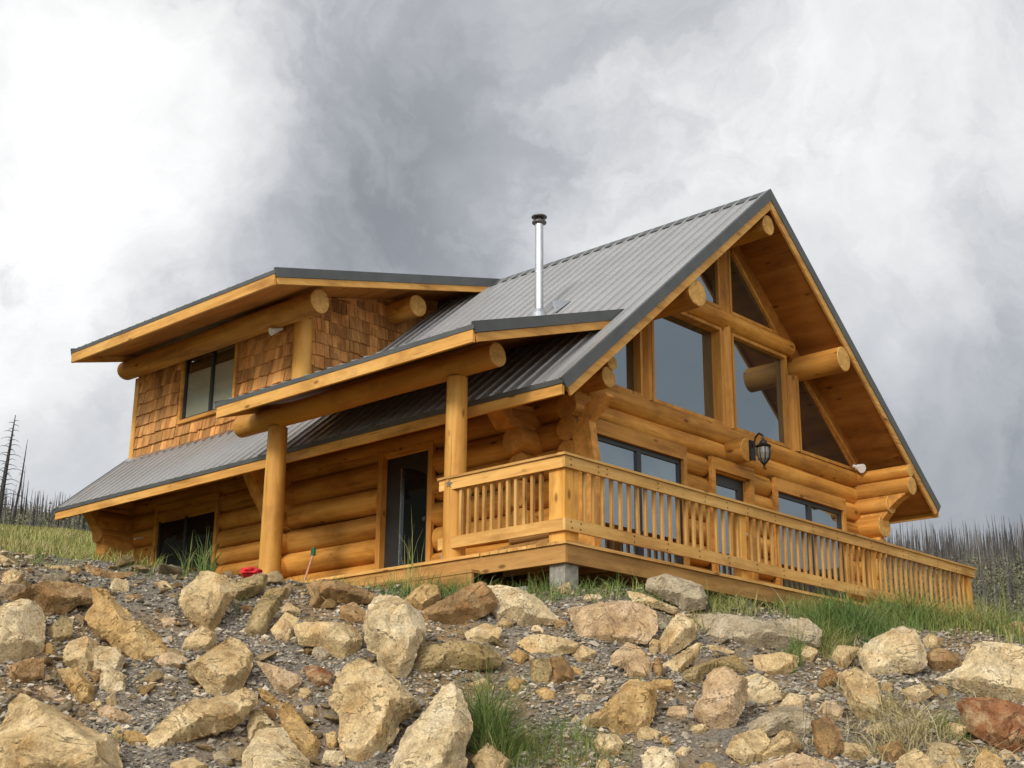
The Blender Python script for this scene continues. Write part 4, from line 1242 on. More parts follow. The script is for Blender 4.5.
ROCKS = [
# zone, colour, thickness, label, outline
('A','ochre',.8,'long orange tan slab leaning diagonally down the left bank',[(310,165),(345,160),(390,205),(450,265),(530,320),(560,360),(565,400),(520,405),(470,420),(410,380),(370,340),(330,310),(290,265),(320,215)]),
('A','pale',1.2,'blocky pale boulder with squared top at the left picture edge',[(-40,235),(0,225),(60,205),(115,208),(145,250),(148,330),(140,375),(60,400),(0,415),(-40,420)]),
('A','brown',1.1,'wide humped brown boulder resting above the blocky pale one at far left',[(35,195),(80,170),(150,140),(220,140),(275,150),(320,180),(315,210),(260,215),(225,240),(180,255),(148,250),(115,208),(50,208)]),
('A','brown',.7,'thin dark edged slab lying flat on the left gravel crest',[(285,75),(330,90),(380,105),(455,105),(440,115),(390,130),(340,130),(300,115)]),
('A','tan',.7,'low tan stone cut by the left picture edge on the gravel crest',[(-20,40),(0,45),(50,70),(45,85),(-20,75)]),
('A','tan',.7,'small flat tan slab on the gravel crest left of the dark edged slab',[(150,80),(235,85),(230,105),(165,95)]),
('A','tan',.9,'upright shield shaped tan boulder pointing down below the rear sliding door',[(615,165),(660,130),(680,105),(720,110),(790,140),(792,165),(770,210),(740,270),(705,322),(670,290),(625,250),(605,205)]),
('A','moss',1.0,'dark olive rock wedged right behind the shield shaped boulder',[(792,150),(830,125),(876,110),(900,118),(893,160),(850,185),(785,208),(780,180)]),
('A','tan',1.3,'rounded bulky tan boulder with pitted face in the left middle bank',[(630,425),(680,390),(740,350),(775,325),(810,340),(850,385),(840,440),(810,500),(740,530),(700,510),(660,455)]),
('A','tan',1.2,'cube like tan block with brown right side below the long slab',[(235,340),(290,322),(330,345),(330,400),(290,448),(262,425),(210,420),(215,370)]),
('A','ochre',1.1,'upright ochre wedge just under the cube like block',[(195,435),(262,427),(290,460),(318,490),(310,550),(270,550),(240,510),(215,470)]),
('A','pale',1.1,'small rounded pale stone right of the ochre wedge',[(340,450),(370,428),(425,455),(420,510),(375,522),(335,500)]),
('A','moss',1.0,'small olive brown stone tucked between the blocky pale boulder and long slab',[(165,290),(210,258),(245,270),(240,320),(190,345),(160,330)]),
('A','ochre',1.0,'tiny orange stone beside the right edge of the blocky pale boulder',[(150,350),(170,342),(188,385),(150,392)]),
('A','brown',1.1,'brown block holding up the blocky pale boulder at far left',[(30,420),(90,400),(145,395),(145,460),(80,480),(30,470)]),
('A','tan',.9,'very large stained tan boulder filling the bottom left corner',[(-30,640),(15,620),(45,545),(75,520),(160,555),(250,605),(330,650),(385,670),(405,780),(420,860),(-30,860)]),
('A','pink',.8,'small pinkish sliver above the bottom left corner boulder',[(130,500),(165,487),(215,530),(210,545),(160,525)]),
('A','tan',.8,'long tan slab with a gravel patch on top at lower left',[(500,655),(560,600),(590,570),(640,545),(700,535),(770,520),(820,497),(860,520),(855,560),(780,630),(750,640),(700,650),(610,680),(520,722)]),
('A','pink',.8,'flat pinkish stone left of the slab with the gravel patch',[(330,565),(370,555),(445,590),(440,610),(390,620),(335,590)]),
('A','tan',1.0,'narrow upright tan stone by the bottom left corner boulder',[(375,640),(400,620),(420,640),(415,672),(385,665)]),
('A','ochre',1.0,'orange block touching the left end of the slab with the gravel patch',[(420,640),(460,640),(500,665),(505,690),(450,692),(420,672)]),
('A','brown',1.0,'little dark brown stone between the ochre wedge and rounded pale stone',[(295,440),(340,430),(345,460),(320,485)]),
('A','tan',.9,'small tan stone lying under the little rounded pale one',[(300,548),(335,535),(350,560),(320,578)]),
('A','tan',.8,'broken tan slab piece low on the crest right of the dark edged slab',[(520,140),(560,135),(585,160),(545,165)]),
('B','pale',1.2,'tall pale boulder with creamy top standing in the bank centre left',[(395,240),(420,195),(470,190),(530,210),(580,260),(590,300),(560,365),(545,420),(510,470),(470,455),(435,420),(430,380),(400,365),(385,300)]),
('B','tan',1.1,'very large furrowed tan boulder below the tall pale one',[(270,545),(290,480),(330,420),(365,402),(410,420),(470,455),(560,540),(563,560),(500,610),(490,650),(440,720),(370,745),(320,715),(300,665),(305,590)]),
('B','pale',1.1,'pointed pale boulder like a fin left of the big grass clump',[(480,760),(530,640),(590,580),(640,510),(670,488),(710,510),(735,580),(747,640),(725,690),(722,790),(722,860),(470,860)]),
('B','tan',1.0,'lens shaped tan boulder with a dark underside left of the tall pale one',[(150,290),(190,275),(290,275),(350,290),(375,330),(360,380),(315,405),(270,385),(230,355),(170,350)]),
('B','brown',1.0,'wide brown boulder on the crest beneath the side door',[(195,150),(250,130),(310,140),(380,165),(425,185),(415,210),(330,210),(270,205),(230,225),(200,235),(210,190)]),
('B','brown',1.0,'brown rock tucked under the wide boulder beneath the side door',[(305,220),(350,207),(385,235),(390,280),(350,285),(310,260)]),
('B','moss',.9,'sloping olive tan slab beneath the left porch post',[(-15,300),(20,220),(60,165),(130,160),(120,190),(80,250),(55,310),(40,330),(0,325)]),
('B','tan',1.0,'tan wedge right of the sloping olive slab',[(70,300),(120,240),(165,265),(150,300),(130,345),(90,330)]),
('B','tan',.9,'small tan stone above the tan wedge near the left porch post',[(105,230),(125,205),(175,235),(165,255),(110,245)]),
('B','ochre',1.0,'rusty orange peaked rock in grass below the deck box step',[(520,200),(560,160),(590,145),(630,150),(643,190),(600,225),(580,240)]),
('B','brown',1.1,'large brown faced boulder on the crest below the deck corner',[(585,235),(650,200),(730,155),(780,140),(820,180),(830,215),(800,245),(760,265),(690,290),(600,275)]),
('B','pale',1.0,'long pale capped boulder right of the brown faced one under the deck corner',[(800,155),(850,152),(905,162),(970,195),(1040,268),(1030,278),(965,285),(905,290),(862,268),(840,270),(815,240),(835,210)]),
('B','tan',1.0,'small tan rock under the large brown faced boulder',[(725,310),(790,278),(850,295),(830,340),(790,350),(735,335)]),
('B','moss',1.0,'wide olive slab jutting over the big grass clump',[(575,360),(640,350),(730,345),(800,355),(848,400),(830,425),(760,435),(680,430),(620,460),(560,460),(545,420)]),
('B','pink',1.0,'pinkish stone left of the very large furrowed boulder',[(20,405),(80,420),(165,455),(170,480),(130,520),(90,510),(60,460)]),
('B','rust',1.0,'dull red stone touching the furrowed boulder at its upper left',[(185,425),(230,420),(278,450),(270,490),(230,495),(195,465)]),
('B','ochre',1.0,'leaning ochre rock left of the foot of the furrowed boulder',[(100,555),(130,545),(180,610),(235,680),(220,740),(180,740),(120,650),(100,590)]),
('B','pale',1.1,'smooth pale boulder at the bottom edge left of the leaning ochre rock',[(-20,720),(0,690),(30,640),(110,632),(140,680),(195,740),(205,800),(205,860),(-30,860)]),
('B','ochre',.9,'thin ochre sliver above the leaning ochre rock',[(25,495),(60,505),(110,550),(95,565),(40,530)]),
('B','tan',1.0,'tan block behind the smooth pale boulder at the bottom edge',[(0,572),(40,568),(90,630),(30,642),(0,690),(-10,630)]),
('B','brown',1.0,'small brown cobble wedged above the tan block',[(35,560),(75,558),(95,580),(85,610),(55,600)]),
('B','ochre',1.0,'small ochre cobble against the furrowed boulder foot',[(255,650),(290,640),(300,680),(285,708),(260,690)]),
('B','tan',1.0,'small tan cobble left of the middle of the furrowed boulder',[(180,555),(215,555),(232,590),(210,605),(180,580)]),
('C','pink',.9,'broad pinkish slab on the crest right of the deck corner pier',[(235,230),(300,220),(400,205),(470,215),(520,240),(525,300),(490,345),(430,340),(390,355),(330,345),(270,345),(255,290)]),
('C','tan',.8,'narrow tan bar lying on the broad pinkish slab',[(430,170),(480,178),(540,205),(595,225),(585,245),(520,225),(450,205)]),
('C','grey',1.1,'rough grey pebbly boulder against the front of the deck',[(500,130),(560,112),(620,130),(675,150),(695,190),(690,225),(620,240),(595,215),(540,190),(495,165)]),
('C','tan',.9,'tan ledge stone left of the broad pinkish slab',[(55,345),(100,320),(140,315),(220,330),(262,345),(245,375),(170,388),(110,380)]),
('C','moss',1.0,'dark olive stone in the hollow under the tan ledge',[(100,405),(160,395),(175,430),(165,485),(110,485)]),
('C','brown',1.0,'brown block in the hollow right of the dark olive stone',[(168,395),(215,392),(245,440),(250,480),(170,486),(178,430)]),
('C','ochre',1.0,'tiny ochre stone right of the hollow under the ledge',[(240,420),(280,435),(270,455),(250,452)]),
('C','pink',1.1,'pinkish block with a shaded right side below the broad slab',[(375,390),(430,342),(470,360),(512,405),(500,470),(440,465),(420,430),(375,415)]),
('C','ochre',1.1,'lone large golden boulder in the gravel at bottom centre',[(275,610),(340,570),(390,520),(440,470),(500,480),(525,510),(515,590),(490,645),(450,662),(390,650),(365,625),(300,625)]),
('C','tan',1.1,'upright tan boulder below the grey pebbly one',[(540,330),(570,280),(600,245),(650,270),(663,300),(655,330),(610,365),(545,400),(532,370)]),
('C','tan',.9,'slanting tan rock under the upright tan boulder',[(540,425),(590,390),(660,345),(682,350),(660,395),(600,455),(560,445)]),
('C','tan',1.0,'small tan stone left of the upright tan boulder',[(502,345),(515,330),(535,335),(535,365),(520,390),(505,375)]),
('C','brown',1.0,'narrow brown stone below the small tan one by the pinkish block',[(513,420),(530,390),(548,420),(555,440),(540,465),(520,450)]),
('C','moss',.9,'low mossy tan rock behind the large pinkish upright boulder',[(605,460),(640,430),(700,405),(790,385),(830,430),(820,450),(760,430),(690,450),(675,500),(620,490)]),
('C','pink',1.1,'large pinkish upright boulder right of the lone golden one',[(685,480),(720,435),(760,425),(800,455),(830,470),(828,540),(790,620),(730,637),(680,610),(650,590),(665,545),(685,520)]),
('C','tan',.9,'small tan wedge above the low mossy rock',[(700,350),(740,355),(795,375),(720,388)]),
('C','pale',1.0,'pale stone cut by the bottom edge right of the grass clump',[(480,725),(510,695),(560,700),(600,740),(600,800),(600,840),(485,840)]),
('C','ochre',1.0,'little orange stone in gravel left of the pale bottom edge stone',[(365,700),(385,685),(410,710),(395,728),(372,722)]),
('C','ochre',1.0,'little orange stone just above the pale bottom edge stone',[(535,665),(560,655),(580,680),(560,697)]),
('C','pink',.9,'little pinkish stone in gravel left of the lone golden boulder top',[(325,460),(350,458),(358,480),(340,495)]),
('C','pale',.6,'thin pale flake in gravel left of the lone golden boulder',[(230,620),(255,585),(270,600),(250,622)]),
('C','ochre',.9,'low ochre stone in gravel below the hollow under the ledge',[(120,505),(150,492),(185,510),(180,535),(140,538)]),
('C','tan',.9,'low tan stone half buried right of the big grass clump',[(70,665),(95,645),(118,660),(112,690),(85,692)]),
('D','grey',.9,'long pale slab with a dark face under the front railing',[(-225,262),(-190,248),(-90,252),(0,272),(75,262),(140,262),(187,300),(178,355),(100,368),(20,363),(-80,352),(-170,330)]),
('D','tan',1.0,'tan block under the long pale slab at right centre',[(-35,385),(0,385),(60,375),(115,390),(110,430),(60,455),(0,452),(-30,430)]),
('D','pale',1.1,'big creamy boulder with a pointed top below the green grass at right',[(320,375),(370,330),(465,290),(510,310),(540,370),(545,420),(500,445),(450,440),(400,460),(350,450),(325,400)]),
('D','brown',1.0,'brown rock right of the big creamy pointed boulder',[(545,390),(580,355),(640,380),(660,400),(655,430),(600,445),(550,430)]),
('D','pale',.9,'very large whitish boulder at the right picture edge',[(680,400),(705,350),(780,345),(865,360),(900,420),(900,550),(800,540),(700,520),(640,490),(580,465),(640,440),(670,420)]),
('D','rust',1.0,'rust red boulder in the lower right corner',[(655,550),(690,530),(760,530),(876,560),(920,600),(920,725),(876,720),(820,710),(740,670),(690,640),(670,600)]),
('D','tan',1.1,'rounded tan boulder half hidden in straw at lower right',[(250,450),(310,430),(380,470),(395,560),(380,615),(330,610),(290,560)]),
('D','grey',1.1,'pale grey boulder with a dark lower side right of the pinkish upright one',[(-50,615),(0,590),(60,560),(120,560),(165,600),(165,640),(120,655),(60,640),(0,665),(-45,655)]),
('D','tan',1.1,'knobbly tan rock under the pale grey boulder',[(-35,720),(0,700),(60,640),(110,655),(125,700),(60,735),(0,748),(-30,748)]),
('D','brown',1.1,'dark brown upright rock right of the pale grey boulder',[(160,610),(215,595),(255,640),(265,700),(215,740),(175,700)]),
('D','pink',1.0,'wide pinkish rock along the bottom edge under the knobbly tan one',[(-60,770),(0,750),(100,715),(240,755),(260,790),(260,830),(-60,830)]),
('D','tan',1.0,'tan rock cut by the bottom edge below the straw',[(440,780),(460,730),(510,700),(580,750),(590,800),(590,840),(440,840)]),
('D','ochre',1.0,'ochre rock at the bottom edge beneath the rust red boulder',[(715,735),(745,700),(800,735),(820,790),(820,830),(705,830)]),
('D','tan',1.0,'small tan rock at the bottom edge left of the ochre one',[(590,755),(650,745),(685,780),(690,830),(580,830)]),
('D','pale',1.0,'whitish stone left of the date palm straw above the pale grey boulder',[(-70,465),(-20,448),(40,480),(60,530),(0,560),(-55,545)]),
('D','tan',1.0,'tiny tan stone on the gravel right of the creamy pointed boulder',[(540,330),(560,320),(570,345),(545,350)]),
('D','rust',.8,'small reddish flat stone in gravel at lower right',[(370,690),(430,690),(432,715),(380,716)]),
('D','tan',.8,'low tan rock among grass near the right picture edge',[(800,290),(850,270),(900,285),(900,330),(830,330)]),
]
for zone, colour, thick, label, poly in ROCKS:
    ox, oy = ORG[zone]
    px_ = [(ox + x / ZS, oy + y / ZS) for x, y in poly]
    label = label.replace('left of the date palm straw ', 'with a squared side ')
    cx_ = sum(q[0] for q in px_) / len(px_); cy_ = sum(q[1] for q in px_) / len(px_)
    px_ = [(cx_ + (x - cx_) * 1.05, cy_ + (y - cy_) * 1.05 + 1) for x, y in px_]
    make_rock('boulder', colour, label, px_, thick)

# ------------------------------------------------------------------ loose stones: fist sized ones singly, the rest as gravel
def stone_mesh(name, colour, seed):
    bm = bmesh.new()
    R = random.Random(seed)
    dim = (R.uniform(.9, 1.35), R.uniform(.7, 1.0), R.uniform(.40, .75))
    for _ in range(15):
        v = Vector((R.uniform(-1, 1), R.uniform(-1, 1), R.uniform(-1, 1)))
        v = v / max(abs(v.x), abs(v.y), abs(v.z)) * R.uniform(.7, 1.0)
        bm.verts.new((v.x * dim[0], v.y * dim[1], v.z * dim[2]))
    res_ = bmesh.ops.convex_hull(bm, input=bm.verts)
    bmesh.ops.delete(bm, geom=[v for v in bm.verts if not v.link_faces], context='VERTS')
    bmesh.ops.bevel(bm, geom=list(bm.edges), offset=.05, segments=1, affect='EDGES', profile=.5)
    bmesh.ops.triangulate(bm, faces=bm.faces)
    bmesh.ops.subdivide_edges(bm, edges=bm.edges, cuts=2, use_grid_fill=True)
    for v in bm.verts:
        v.co += v.co.normalized() * .05 * mnoise.fractal(v.co * 2.5 + Vector((seed, 0, 0)), 1.0, 2.0, 3)
    for f in bm.faces: f.smooth = True
    for e in bm.edges:
        if len(e.link_faces) == 2 and e.calc_face_angle(0) > math.radians(24): e.smooth = False
    me = bpy.data.meshes.new(name); bm.to_mesh(me); bm.free(); me.materials.append(RM_[colour])
    return me
SM = [(stone_mesh('loose_stone', c_, 40 + i), c_) for i, c_ in enumerate(('tan', 'grey', 'brown', 'ochre', 'pink', 'grey', 'moss', 'tan'))]
words = {'tan': 'tan', 'grey': 'grey', 'brown': 'brown', 'ochre': 'orange', 'pink': 'pinkish', 'moss': 'olive'}
cnt = 0
while cnt < 298:
    if cnt < 120: px, py = random.uniform(0, 420), random.uniform(562, 765)
    elif cnt < 185: px, py = random.uniform(0, 330), random.uniform(556, 600)
    else: px, py = random.uniform(0, 1024), random.uniform(600, 766)
    P_ = hit(px, py)
    if P_ is None or np.hypot(P_[0] - CAM[0], P_[1] - CAM[1]) > 14.6: continue
    me, c_ = random.choice(SM)
    s_ = min(.15 if px < 420 else .075, random.paretovariate(2.1) * .030)
    o = bpy.data.objects.new('loose_stone', me)
    o.location = (P_[0], P_[1], P_[2] + s_ * .25); o.scale = (s_, s_, s_)
    o.rotation_euler = (random.uniform(-.5, .5), random.uniform(-.5, .5), random.uniform(0, 6.28))
    COL.objects.link(o)
    tag(o, 'small loose ' + words[c_] + ' stone lying in the gravel between the boulders', 'stone', 'loose ' + words[c_] + ' stones')
    cnt += 1

OUTL = []
for zone, colour, thick, label, poly in ROCKS:
    ox, oy = ORG[zone]; A_ = np.array([(ox + x / ZS, oy + y / ZS) for x, y in poly])
    OUTL.append(A_)
RW = {'tan': 'tan', 'pale': 'cream', 'brown': 'brown', 'ochre': 'golden', 'grey': 'grey', 'pink': 'pale pinkish'}
done = []; tries = 0
while len(done) < 58 and tries < 6000:
    tries += 1
    px, py = (random.uniform(-5, 1030), random.uniform(566, 772)) if random.random() < .6 else (random.uniform(430, 1030), random.uniform(600, 772))
    if px > 690 and py < 640: continue
    if 505 < px < 600 and py > 700: continue
    w_ = random.uniform(7, 17) * (1.25 if py > 640 else .9); h2 = w_ * random.uniform(.45, 1.0)
    if any(pt_in_poly(np.array([[px, py], [px - w_ * .6, py], [px + w_ * .6, py], [px, py - h2 * .6]]), A_).any() for A_ in OUTL): continue
    if any(abs(px - a_) < (w_ + c_) * .75 and abs(py - b_) < (h2 + d2) * .75 for a_, b_, c_, d2 in done): continue
    hp = hit(px, py)
    if hp is None or np.hypot(hp[0] - CAM[0], hp[1] - CAM[1]) > 14.2: continue
    done.append((px, py, w_, h2))
    k_ = random.randint(4, 7); a0 = random.uniform(0, 6.28)
    ol = []
    for i in range(k_):
        an = a0 + 6.283 * (i + random.uniform(-.28, .28)) / k_; rr = random.uniform(.8, 1.15)
        ol.append((px + w_ * rr * math.cos(an), py - h2 * rr * math.sin(an)))
    c_ = random.choice(['tan', 'tan', 'pale', 'pale', 'brown', 'ochre', 'grey', 'pink', 'tan'])
    make_rock('rubble', c_, 'angular ' + RW[c_] + ' rubble block wedged between the larger boulders', ol, random.uniform(.8, 1.3), group=RW[c_] + ' rubble blocks of the bank', name='rubble_block')

for i in range(34):      # the bank goes on beyond both picture edges
    px = random.uniform(-420, -45) if i % 2 else random.uniform(1075, 1420)
    py = random.uniform(600, 760); w_ = random.uniform(14, 42); h2 = w_ * random.uniform(.5, 1.0); k_ = random.randint(5, 8)
    ol = [(px + w_ * random.uniform(.8, 1.15) * math.cos(6.283 * j / k_), py - h2 * random.uniform(.8, 1.15) * math.sin(6.283 * j / k_)) for j in range(k_)]
    if hit(px, py + h2) is None: continue
    make_rock('boulder', random.choice(['tan', 'pale', 'brown', 'grey']), 'sandstone boulder farther along the bank past the picture edge', ol, 1.0, group='boulders beyond the picture edges')

def scatter_gravel(n, smin, smax, name):
    # uniform over the bank inside the view
    a = rng.uniform(-.70, .70, n) + AZ0; d = np.sqrt(rng.uniform(9.6 ** 2, 15.4 ** 2, n))
    x = CAM[0] + d * np.cos(a); y = CAM[1] + d * np.sin(a)
    # patches: less gravel where bare earth shows
    keep = (fbm(x * .9, y * .9, 77) + rng.uniform(-.25, .55, n)) > -.05
    x, y = x[keep], y[keep]; n = len(x)
    z = ground(x, y)
    s = smin + (smax - smin) * rng.random(n) ** 2.5
    base = np.array([(1, 0, 0), (-1, 0, 0), (0, 1, 0), (0, -1, 0), (0, 0, 1), (0, 0, -1), (.62, .62, .45), (-.62, .6, .4)], float)
    # octahedral chips with two extra corners
    F = np.array([(6, 4, 0), (6, 2, 4), (6, 0, 2), (7, 4, 2), (7, 1, 4), (7, 2, 1), (4, 1, 3), (4, 3, 0), (5, 2, 0), (5, 1, 2), (5, 3, 1), (5, 0, 3)])
    V = base[None] * rng.uniform(.65, 1.25, (n, 8, 3)) * np.stack([np.ones(n), rng.uniform(.6, 1, n), rng.uniform(.4, .8, n)], 1)[:, None, :]
    th = rng.uniform(0, 6.28, n); ph = rng.uniform(-.6, .6, n)
    c, s2 = np.cos(th), np.sin(th); cp_, sp_ = np.cos(ph), np.sin(ph)
    X = V[..., 0] * cp_[:, None] - V[..., 2] * sp_[:, None]; Zz = V[..., 0] * sp_[:, None] + V[..., 2] * cp_[:, None]
    V = np.stack([X * c[:, None] - V[..., 1] * s2[:, None], X * s2[:, None] + V[..., 1] * c[:, None], Zz], -1) * s[:, None, None]
    V += np.stack([x, y, z + s * .25], 1)[:, None, :]
    Fa = (F[None] + (np.arange(n) * 8)[:, None, None]).reshape(-1, 3)
    tint = np.repeat(rng.random(n), len(F))
    return arr_mesh(name, V.reshape(-1, 3), Fa, M['chips'], tint)
mt, N, p = mat('crushed_gravel')
at = N.n('ShaderNodeAttribute', {'attribute_name': 'tint'})
c = N.ramp(at.outputs['Fac'], [(0.0, (0.11, 0.092, 0.068)), (0.3, (0.25, 0.215, 0.165)), (0.55, (0.37, 0.325, 0.25)), (0.72, (0.30, 0.28, 0.25)), (0.82, (0.46, 0.33, 0.18)), (0.95, (0.58, 0.51, 0.39))])
gv, ov = objvec(N, (60, 60, 60))
n_ = N.noise(gv, 1.0, 3, 0.6)
c = N.mix(0.6, c, N.ramp(n_, [(0.3, (0.6, 0.6, 0.6)), (0.7, (1.25, 1.25, 1.25))]), 'MULTIPLY')
N.put(p, 'Base_Color', c); p.inputs['Roughness'].default_value = 0.85
p.inputs['Specular IOR Level'].default_value = 0.3
M['chips'] = mt
tag(scatter_gravel(150000, .010, .032, 'gravel'), kind='stuff')
tag(scatter_gravel(14000, .022, .060, 'pebbles'), kind='stuff')

# ------------------------------------------------------------------ grass
mt, N, p = mat('grass_blades')
at = N.n('ShaderNodeAttribute', {'attribute_name': 'tint'})
c = N.ramp(at.outputs['Fac'], [(0.0, (0.05, 0.105, 0.028)), (0.25, (0.10, 0.17, 0.040)), (0.45, (0.18, 0.225, 0.055)), (0.6, (0.30, 0.29, 0.09)), (0.75, (0.37, 0.31, 0.13)), (1.0, (0.52, 0.44, 0.25))])
N.put(p, 'Base_Color', c); p.inputs['Roughness'].default_value = 0.6
p.inputs['Specular IOR Level'].default_value = 0.25
M['grass'] = mt

def blades(x, y, z, h, w, lean, tint, curl=.5):
    """arrays -> verts, faces; each blade two quads and a tip, bent over"""
    n = len(x)
    a = rng.uniform(0, 2 * math.pi, n); side = rng.uniform(0, 2 * math.pi, n)
    dx, dy = np.cos(a), np.sin(a); sx, sy = np.cos(side), np.sin(side)
    ts = np.array([0, .35, .7, 1.0]); ws = np.array([1.0, .85, .55, .0])
    V = []
    for t, wf in zip(ts, ws):
        off = lean * h * (t ** (1.6 + curl)); zz = z + h * t * (1 - .28 * np.minimum(lean, 1.6) * t)
        bx = x + dx * off; by = y + dy * off
        if wf > 0:
            V.append(np.stack([bx - sx * w * wf * .5, by - sy * w * wf * .5, zz], 1)); V.append(np.stack([bx + sx * w * wf * .5, by + sy * w * wf * .5, zz], 1))
        else:
            V.append(np.stack([bx, by, zz], 1))
    V = np.stack(V, 1)       # n,7,3
    F = np.array([(0, 1, 3), (0, 3, 2), (2, 3, 5), (2, 5, 4), (4, 5, 6)])
    Fa = (F[None] + (np.arange(n) * 7)[:, None, None])
    return V.reshape(-1, 3), Fa.reshape(-1, 3), np.repeat(tint, 5)

class Grass:
    def __init__(s): s.V = []; s.F = []; s.T = []; s.n = 0
    def add(s, x, y, h, w, lean, tint, curl=.5, z=None):
        if len(x) == 0: return
        z = ground(x, y) - .01 if z is None else z
        V, F, T = blades(x, y, z, h, w, lean, np.clip(tint, 0, 1), curl)
        s.V.append(V); s.F.append(F + s.n); s.T.append(T); s.n += len(V)
    def build(s, name, loc=(0, 0, 0)):
        return arr_mesh(name, np.concatenate(s.V), np.concatenate(s.F), M['grass'], np.concatenate(s.T), loc=loc)

def spot(G, px, py, rad, n, h, tint, w=.007, lean=.5, tv=.10, hv=.4, stretch=1.0):
    """a tuft of blades round the ground point seen at a pixel"""
    P_ = hit(px, py)
    if P_ is None: return None
    r = rad * np.sqrt(rng.random(n)); a = rng.uniform(0, 6.283, n)
    u = r * np.cos(a) * stretch; v = r * np.sin(a)
    x = P_[0] + u * RM[0][0] + v * RM[2][0]; y = P_[1] + u * RM[0][1] + v * RM[2][1]
    hh = h * rng.uniform(1 - hv, 1 + hv * .6, n) * (1 - .4 * (r / (rad + 1e-6)) ** 2)
    G.add(x, y, hh, np.full(n, w) * rng.uniform(.6, 1.3, n), lean * rng.uniform(.1, 2.3, n), tint + rng.normal(0, tv, n))
    return P_

G = Grass()
# field on the left, behind the crest
n = 60000
a = AZ0 + rng.uniform(.17, .46, n); d = 19 + 75 * rng.random(n) ** 1.3
x = CAM[0] + d * np.cos(a); y = CAM[1] + d * np.sin(a)
k = foot_gap(-.4, 10.3, -.3, 12.2, x, y) > .35
x, y, d = x[k], y[k], d[k]
pt = fbm(x * .35, y * .35, 31)
G.add(x, y, (.14 + .20 * rng.random(len(x))) * (1 + .010 * d), .006 + .0006 * d, rng.uniform(.1, .7, len(x)), .60 + .24 * pt + rng.normal(0, .09, len(x)))
# strips in front of the house
def band(x0, x1, n, ymid, yspread, h, tint, **kw):
    for _ in range(n):
        px = random.uniform(x0, x1); f = (px - x0) / (x1 - x0)
        py = ymid[0] + (ymid[1] - ymid[0]) * f + random.gauss(0, yspread)
        spot(G, px, py, random.uniform(.08, .22), random.randint(10, 26), h * random.uniform(.6, 1.25), tint + random.gauss(0, .07), **kw)
band(300, 385, 14, (585, 589), 2, .16, .42)
band(380, 480, 90, (585, 594), 4, .26, .34)
band(395, 470, 30, (592, 597), 3, .16, .30)
band(470, 560, 50, (595, 594), 3, .22, .34)
band(575, 690, 40, (593, 600), 3, .22, .42)
band(690, 800, 50, (604, 609), 4, .26, .46)
band(780, 960, 46, (612, 620), 5, .32, .42)
band(800, 930, 40, (622, 634), 7, .34, .38)
band(700, 960, 40, (606, 622), 6, .30, .72, lean=1.0)
band(940, 1030, 90, (622, 632), 5, .40, .50)
band(0, 120, 16, (558, 566), 1.5, .10, .46)
band(120, 250, 14, (568, 581), 2, .12, .40)
# grass among the rocks
for px, py, rad, n_, h, tn in ((556, 752, .35, 150, .26, .36), (600, 760, .3, 110, .22, .40), (525, 762, .25, 120, .30, .34), (640, 690, .1, 18, .16, .45), (670, 640, .1, 25, .3, .55),
        (905, 665, .14, 70, .20, .28), (950, 735, .16, 90, .24, .33), (230, 610, .12, 40, .18, .45), (240, 600, .1, 30, .2, .5), (770, 700, .12, 26, .2, .62),
        (120, 745, .08, 14, .2, .55), (5, 745, .12, 40, .3, .45), (700, 628, .12, 40, .25, .6), (690, 600, .2, 40, .25, .5), (1010, 640, .2, 90, .2, .58),
        (640, 610, .12, 40, .2, .55), (365, 745, .06, 12, .2, .6), (575, 735, .3, 70, .2, .4), (800, 655, .1, 40, .2, .3)):
    spot(G, px, py, rad, n_, h, tn)
# straw on the right
for px, py, n_, h in ((842, 660, 120, .34), (850, 690, 110, .36), (880, 715, 160, .40), (905, 730, 170, .42), (925, 745, 150, .40), (890, 755, 140, .36), (860, 745, 60, .3), (960, 700, 60, .3), (985, 765, 60, .3), (815, 745, 40, .42), (835, 640, 80, .3)):
    spot(G, px, py, .22, n_, h, .86, lean=1.5, tv=.07)
gob = G.build('grass')
tag(gob, kind='stuff')

def clump(px, py, parts, label, group=None):
    g = Grass(); P_ = hit(px, py)
    for dx_, dy_, rad, n_, h, tn, w, ln in parts:
        spot(g, px + dx_, py + dy_, rad, n_, h, tn, w=w, lean=ln)
    o = g.build('grass_clump', loc=tuple(P_))
    return tag(o, label, 'grass clump', group)
clump(490, 752, [(0, 0, .17, 360, .60, .24, .0065, .75), (-4, -14, .15, 220, .68, .32, .006, .65), (12, 4, .16, 150, .50, .46, .006, 1.1), (0, -6, .10, 45, 1.05, .42, .005, .8), (-10, -30, .10, 60, .78, .50, .005, 1.0), (4, 6, .16, 90, .45, .70, .005, 1.3), (30, 6, .14, 80, .4, .42, .005, .9)], 'tall green grass clump growing between the fin shaped boulder and gravel')
clump(838, 634, [(0, 0, .30, 420, .50, .24, .007, .45), (25, 2, .28, 300, .46, .22, .007, .45), (-18, 2, .2, 200, .42, .36, .007, .6)], 'dense dark green grass tussock in front of the railing at right')
clump(832, 650, [(0, 0, .20, 300, .34, .50, .006, .8), (8, 6, .16, 160, .3, .62, .006, 1.1)], 'yellowish drooping grass tussock at the end of the long pale slab')
clump(792, 668, [(0, 0, .10, 150, .30, .24, .006, .5), (6, -8, .06, 60, .45, .30, .005, .35)], 'dark narrow grass tuft below the right end of the long pale slab')
clump(905, 622, [(0, 0, .35, 420, .46, .34, .007, .5), (20, 2, .25, 250, .42, .44, .007, .6)], 'broad mid green tussock in front of the rail behind the creamy boulder')
clump(985, 622, [(0, 0, .35, 360, .48, .46, .007, .5)], 'yellow green tussock beyond the right end of the railing')
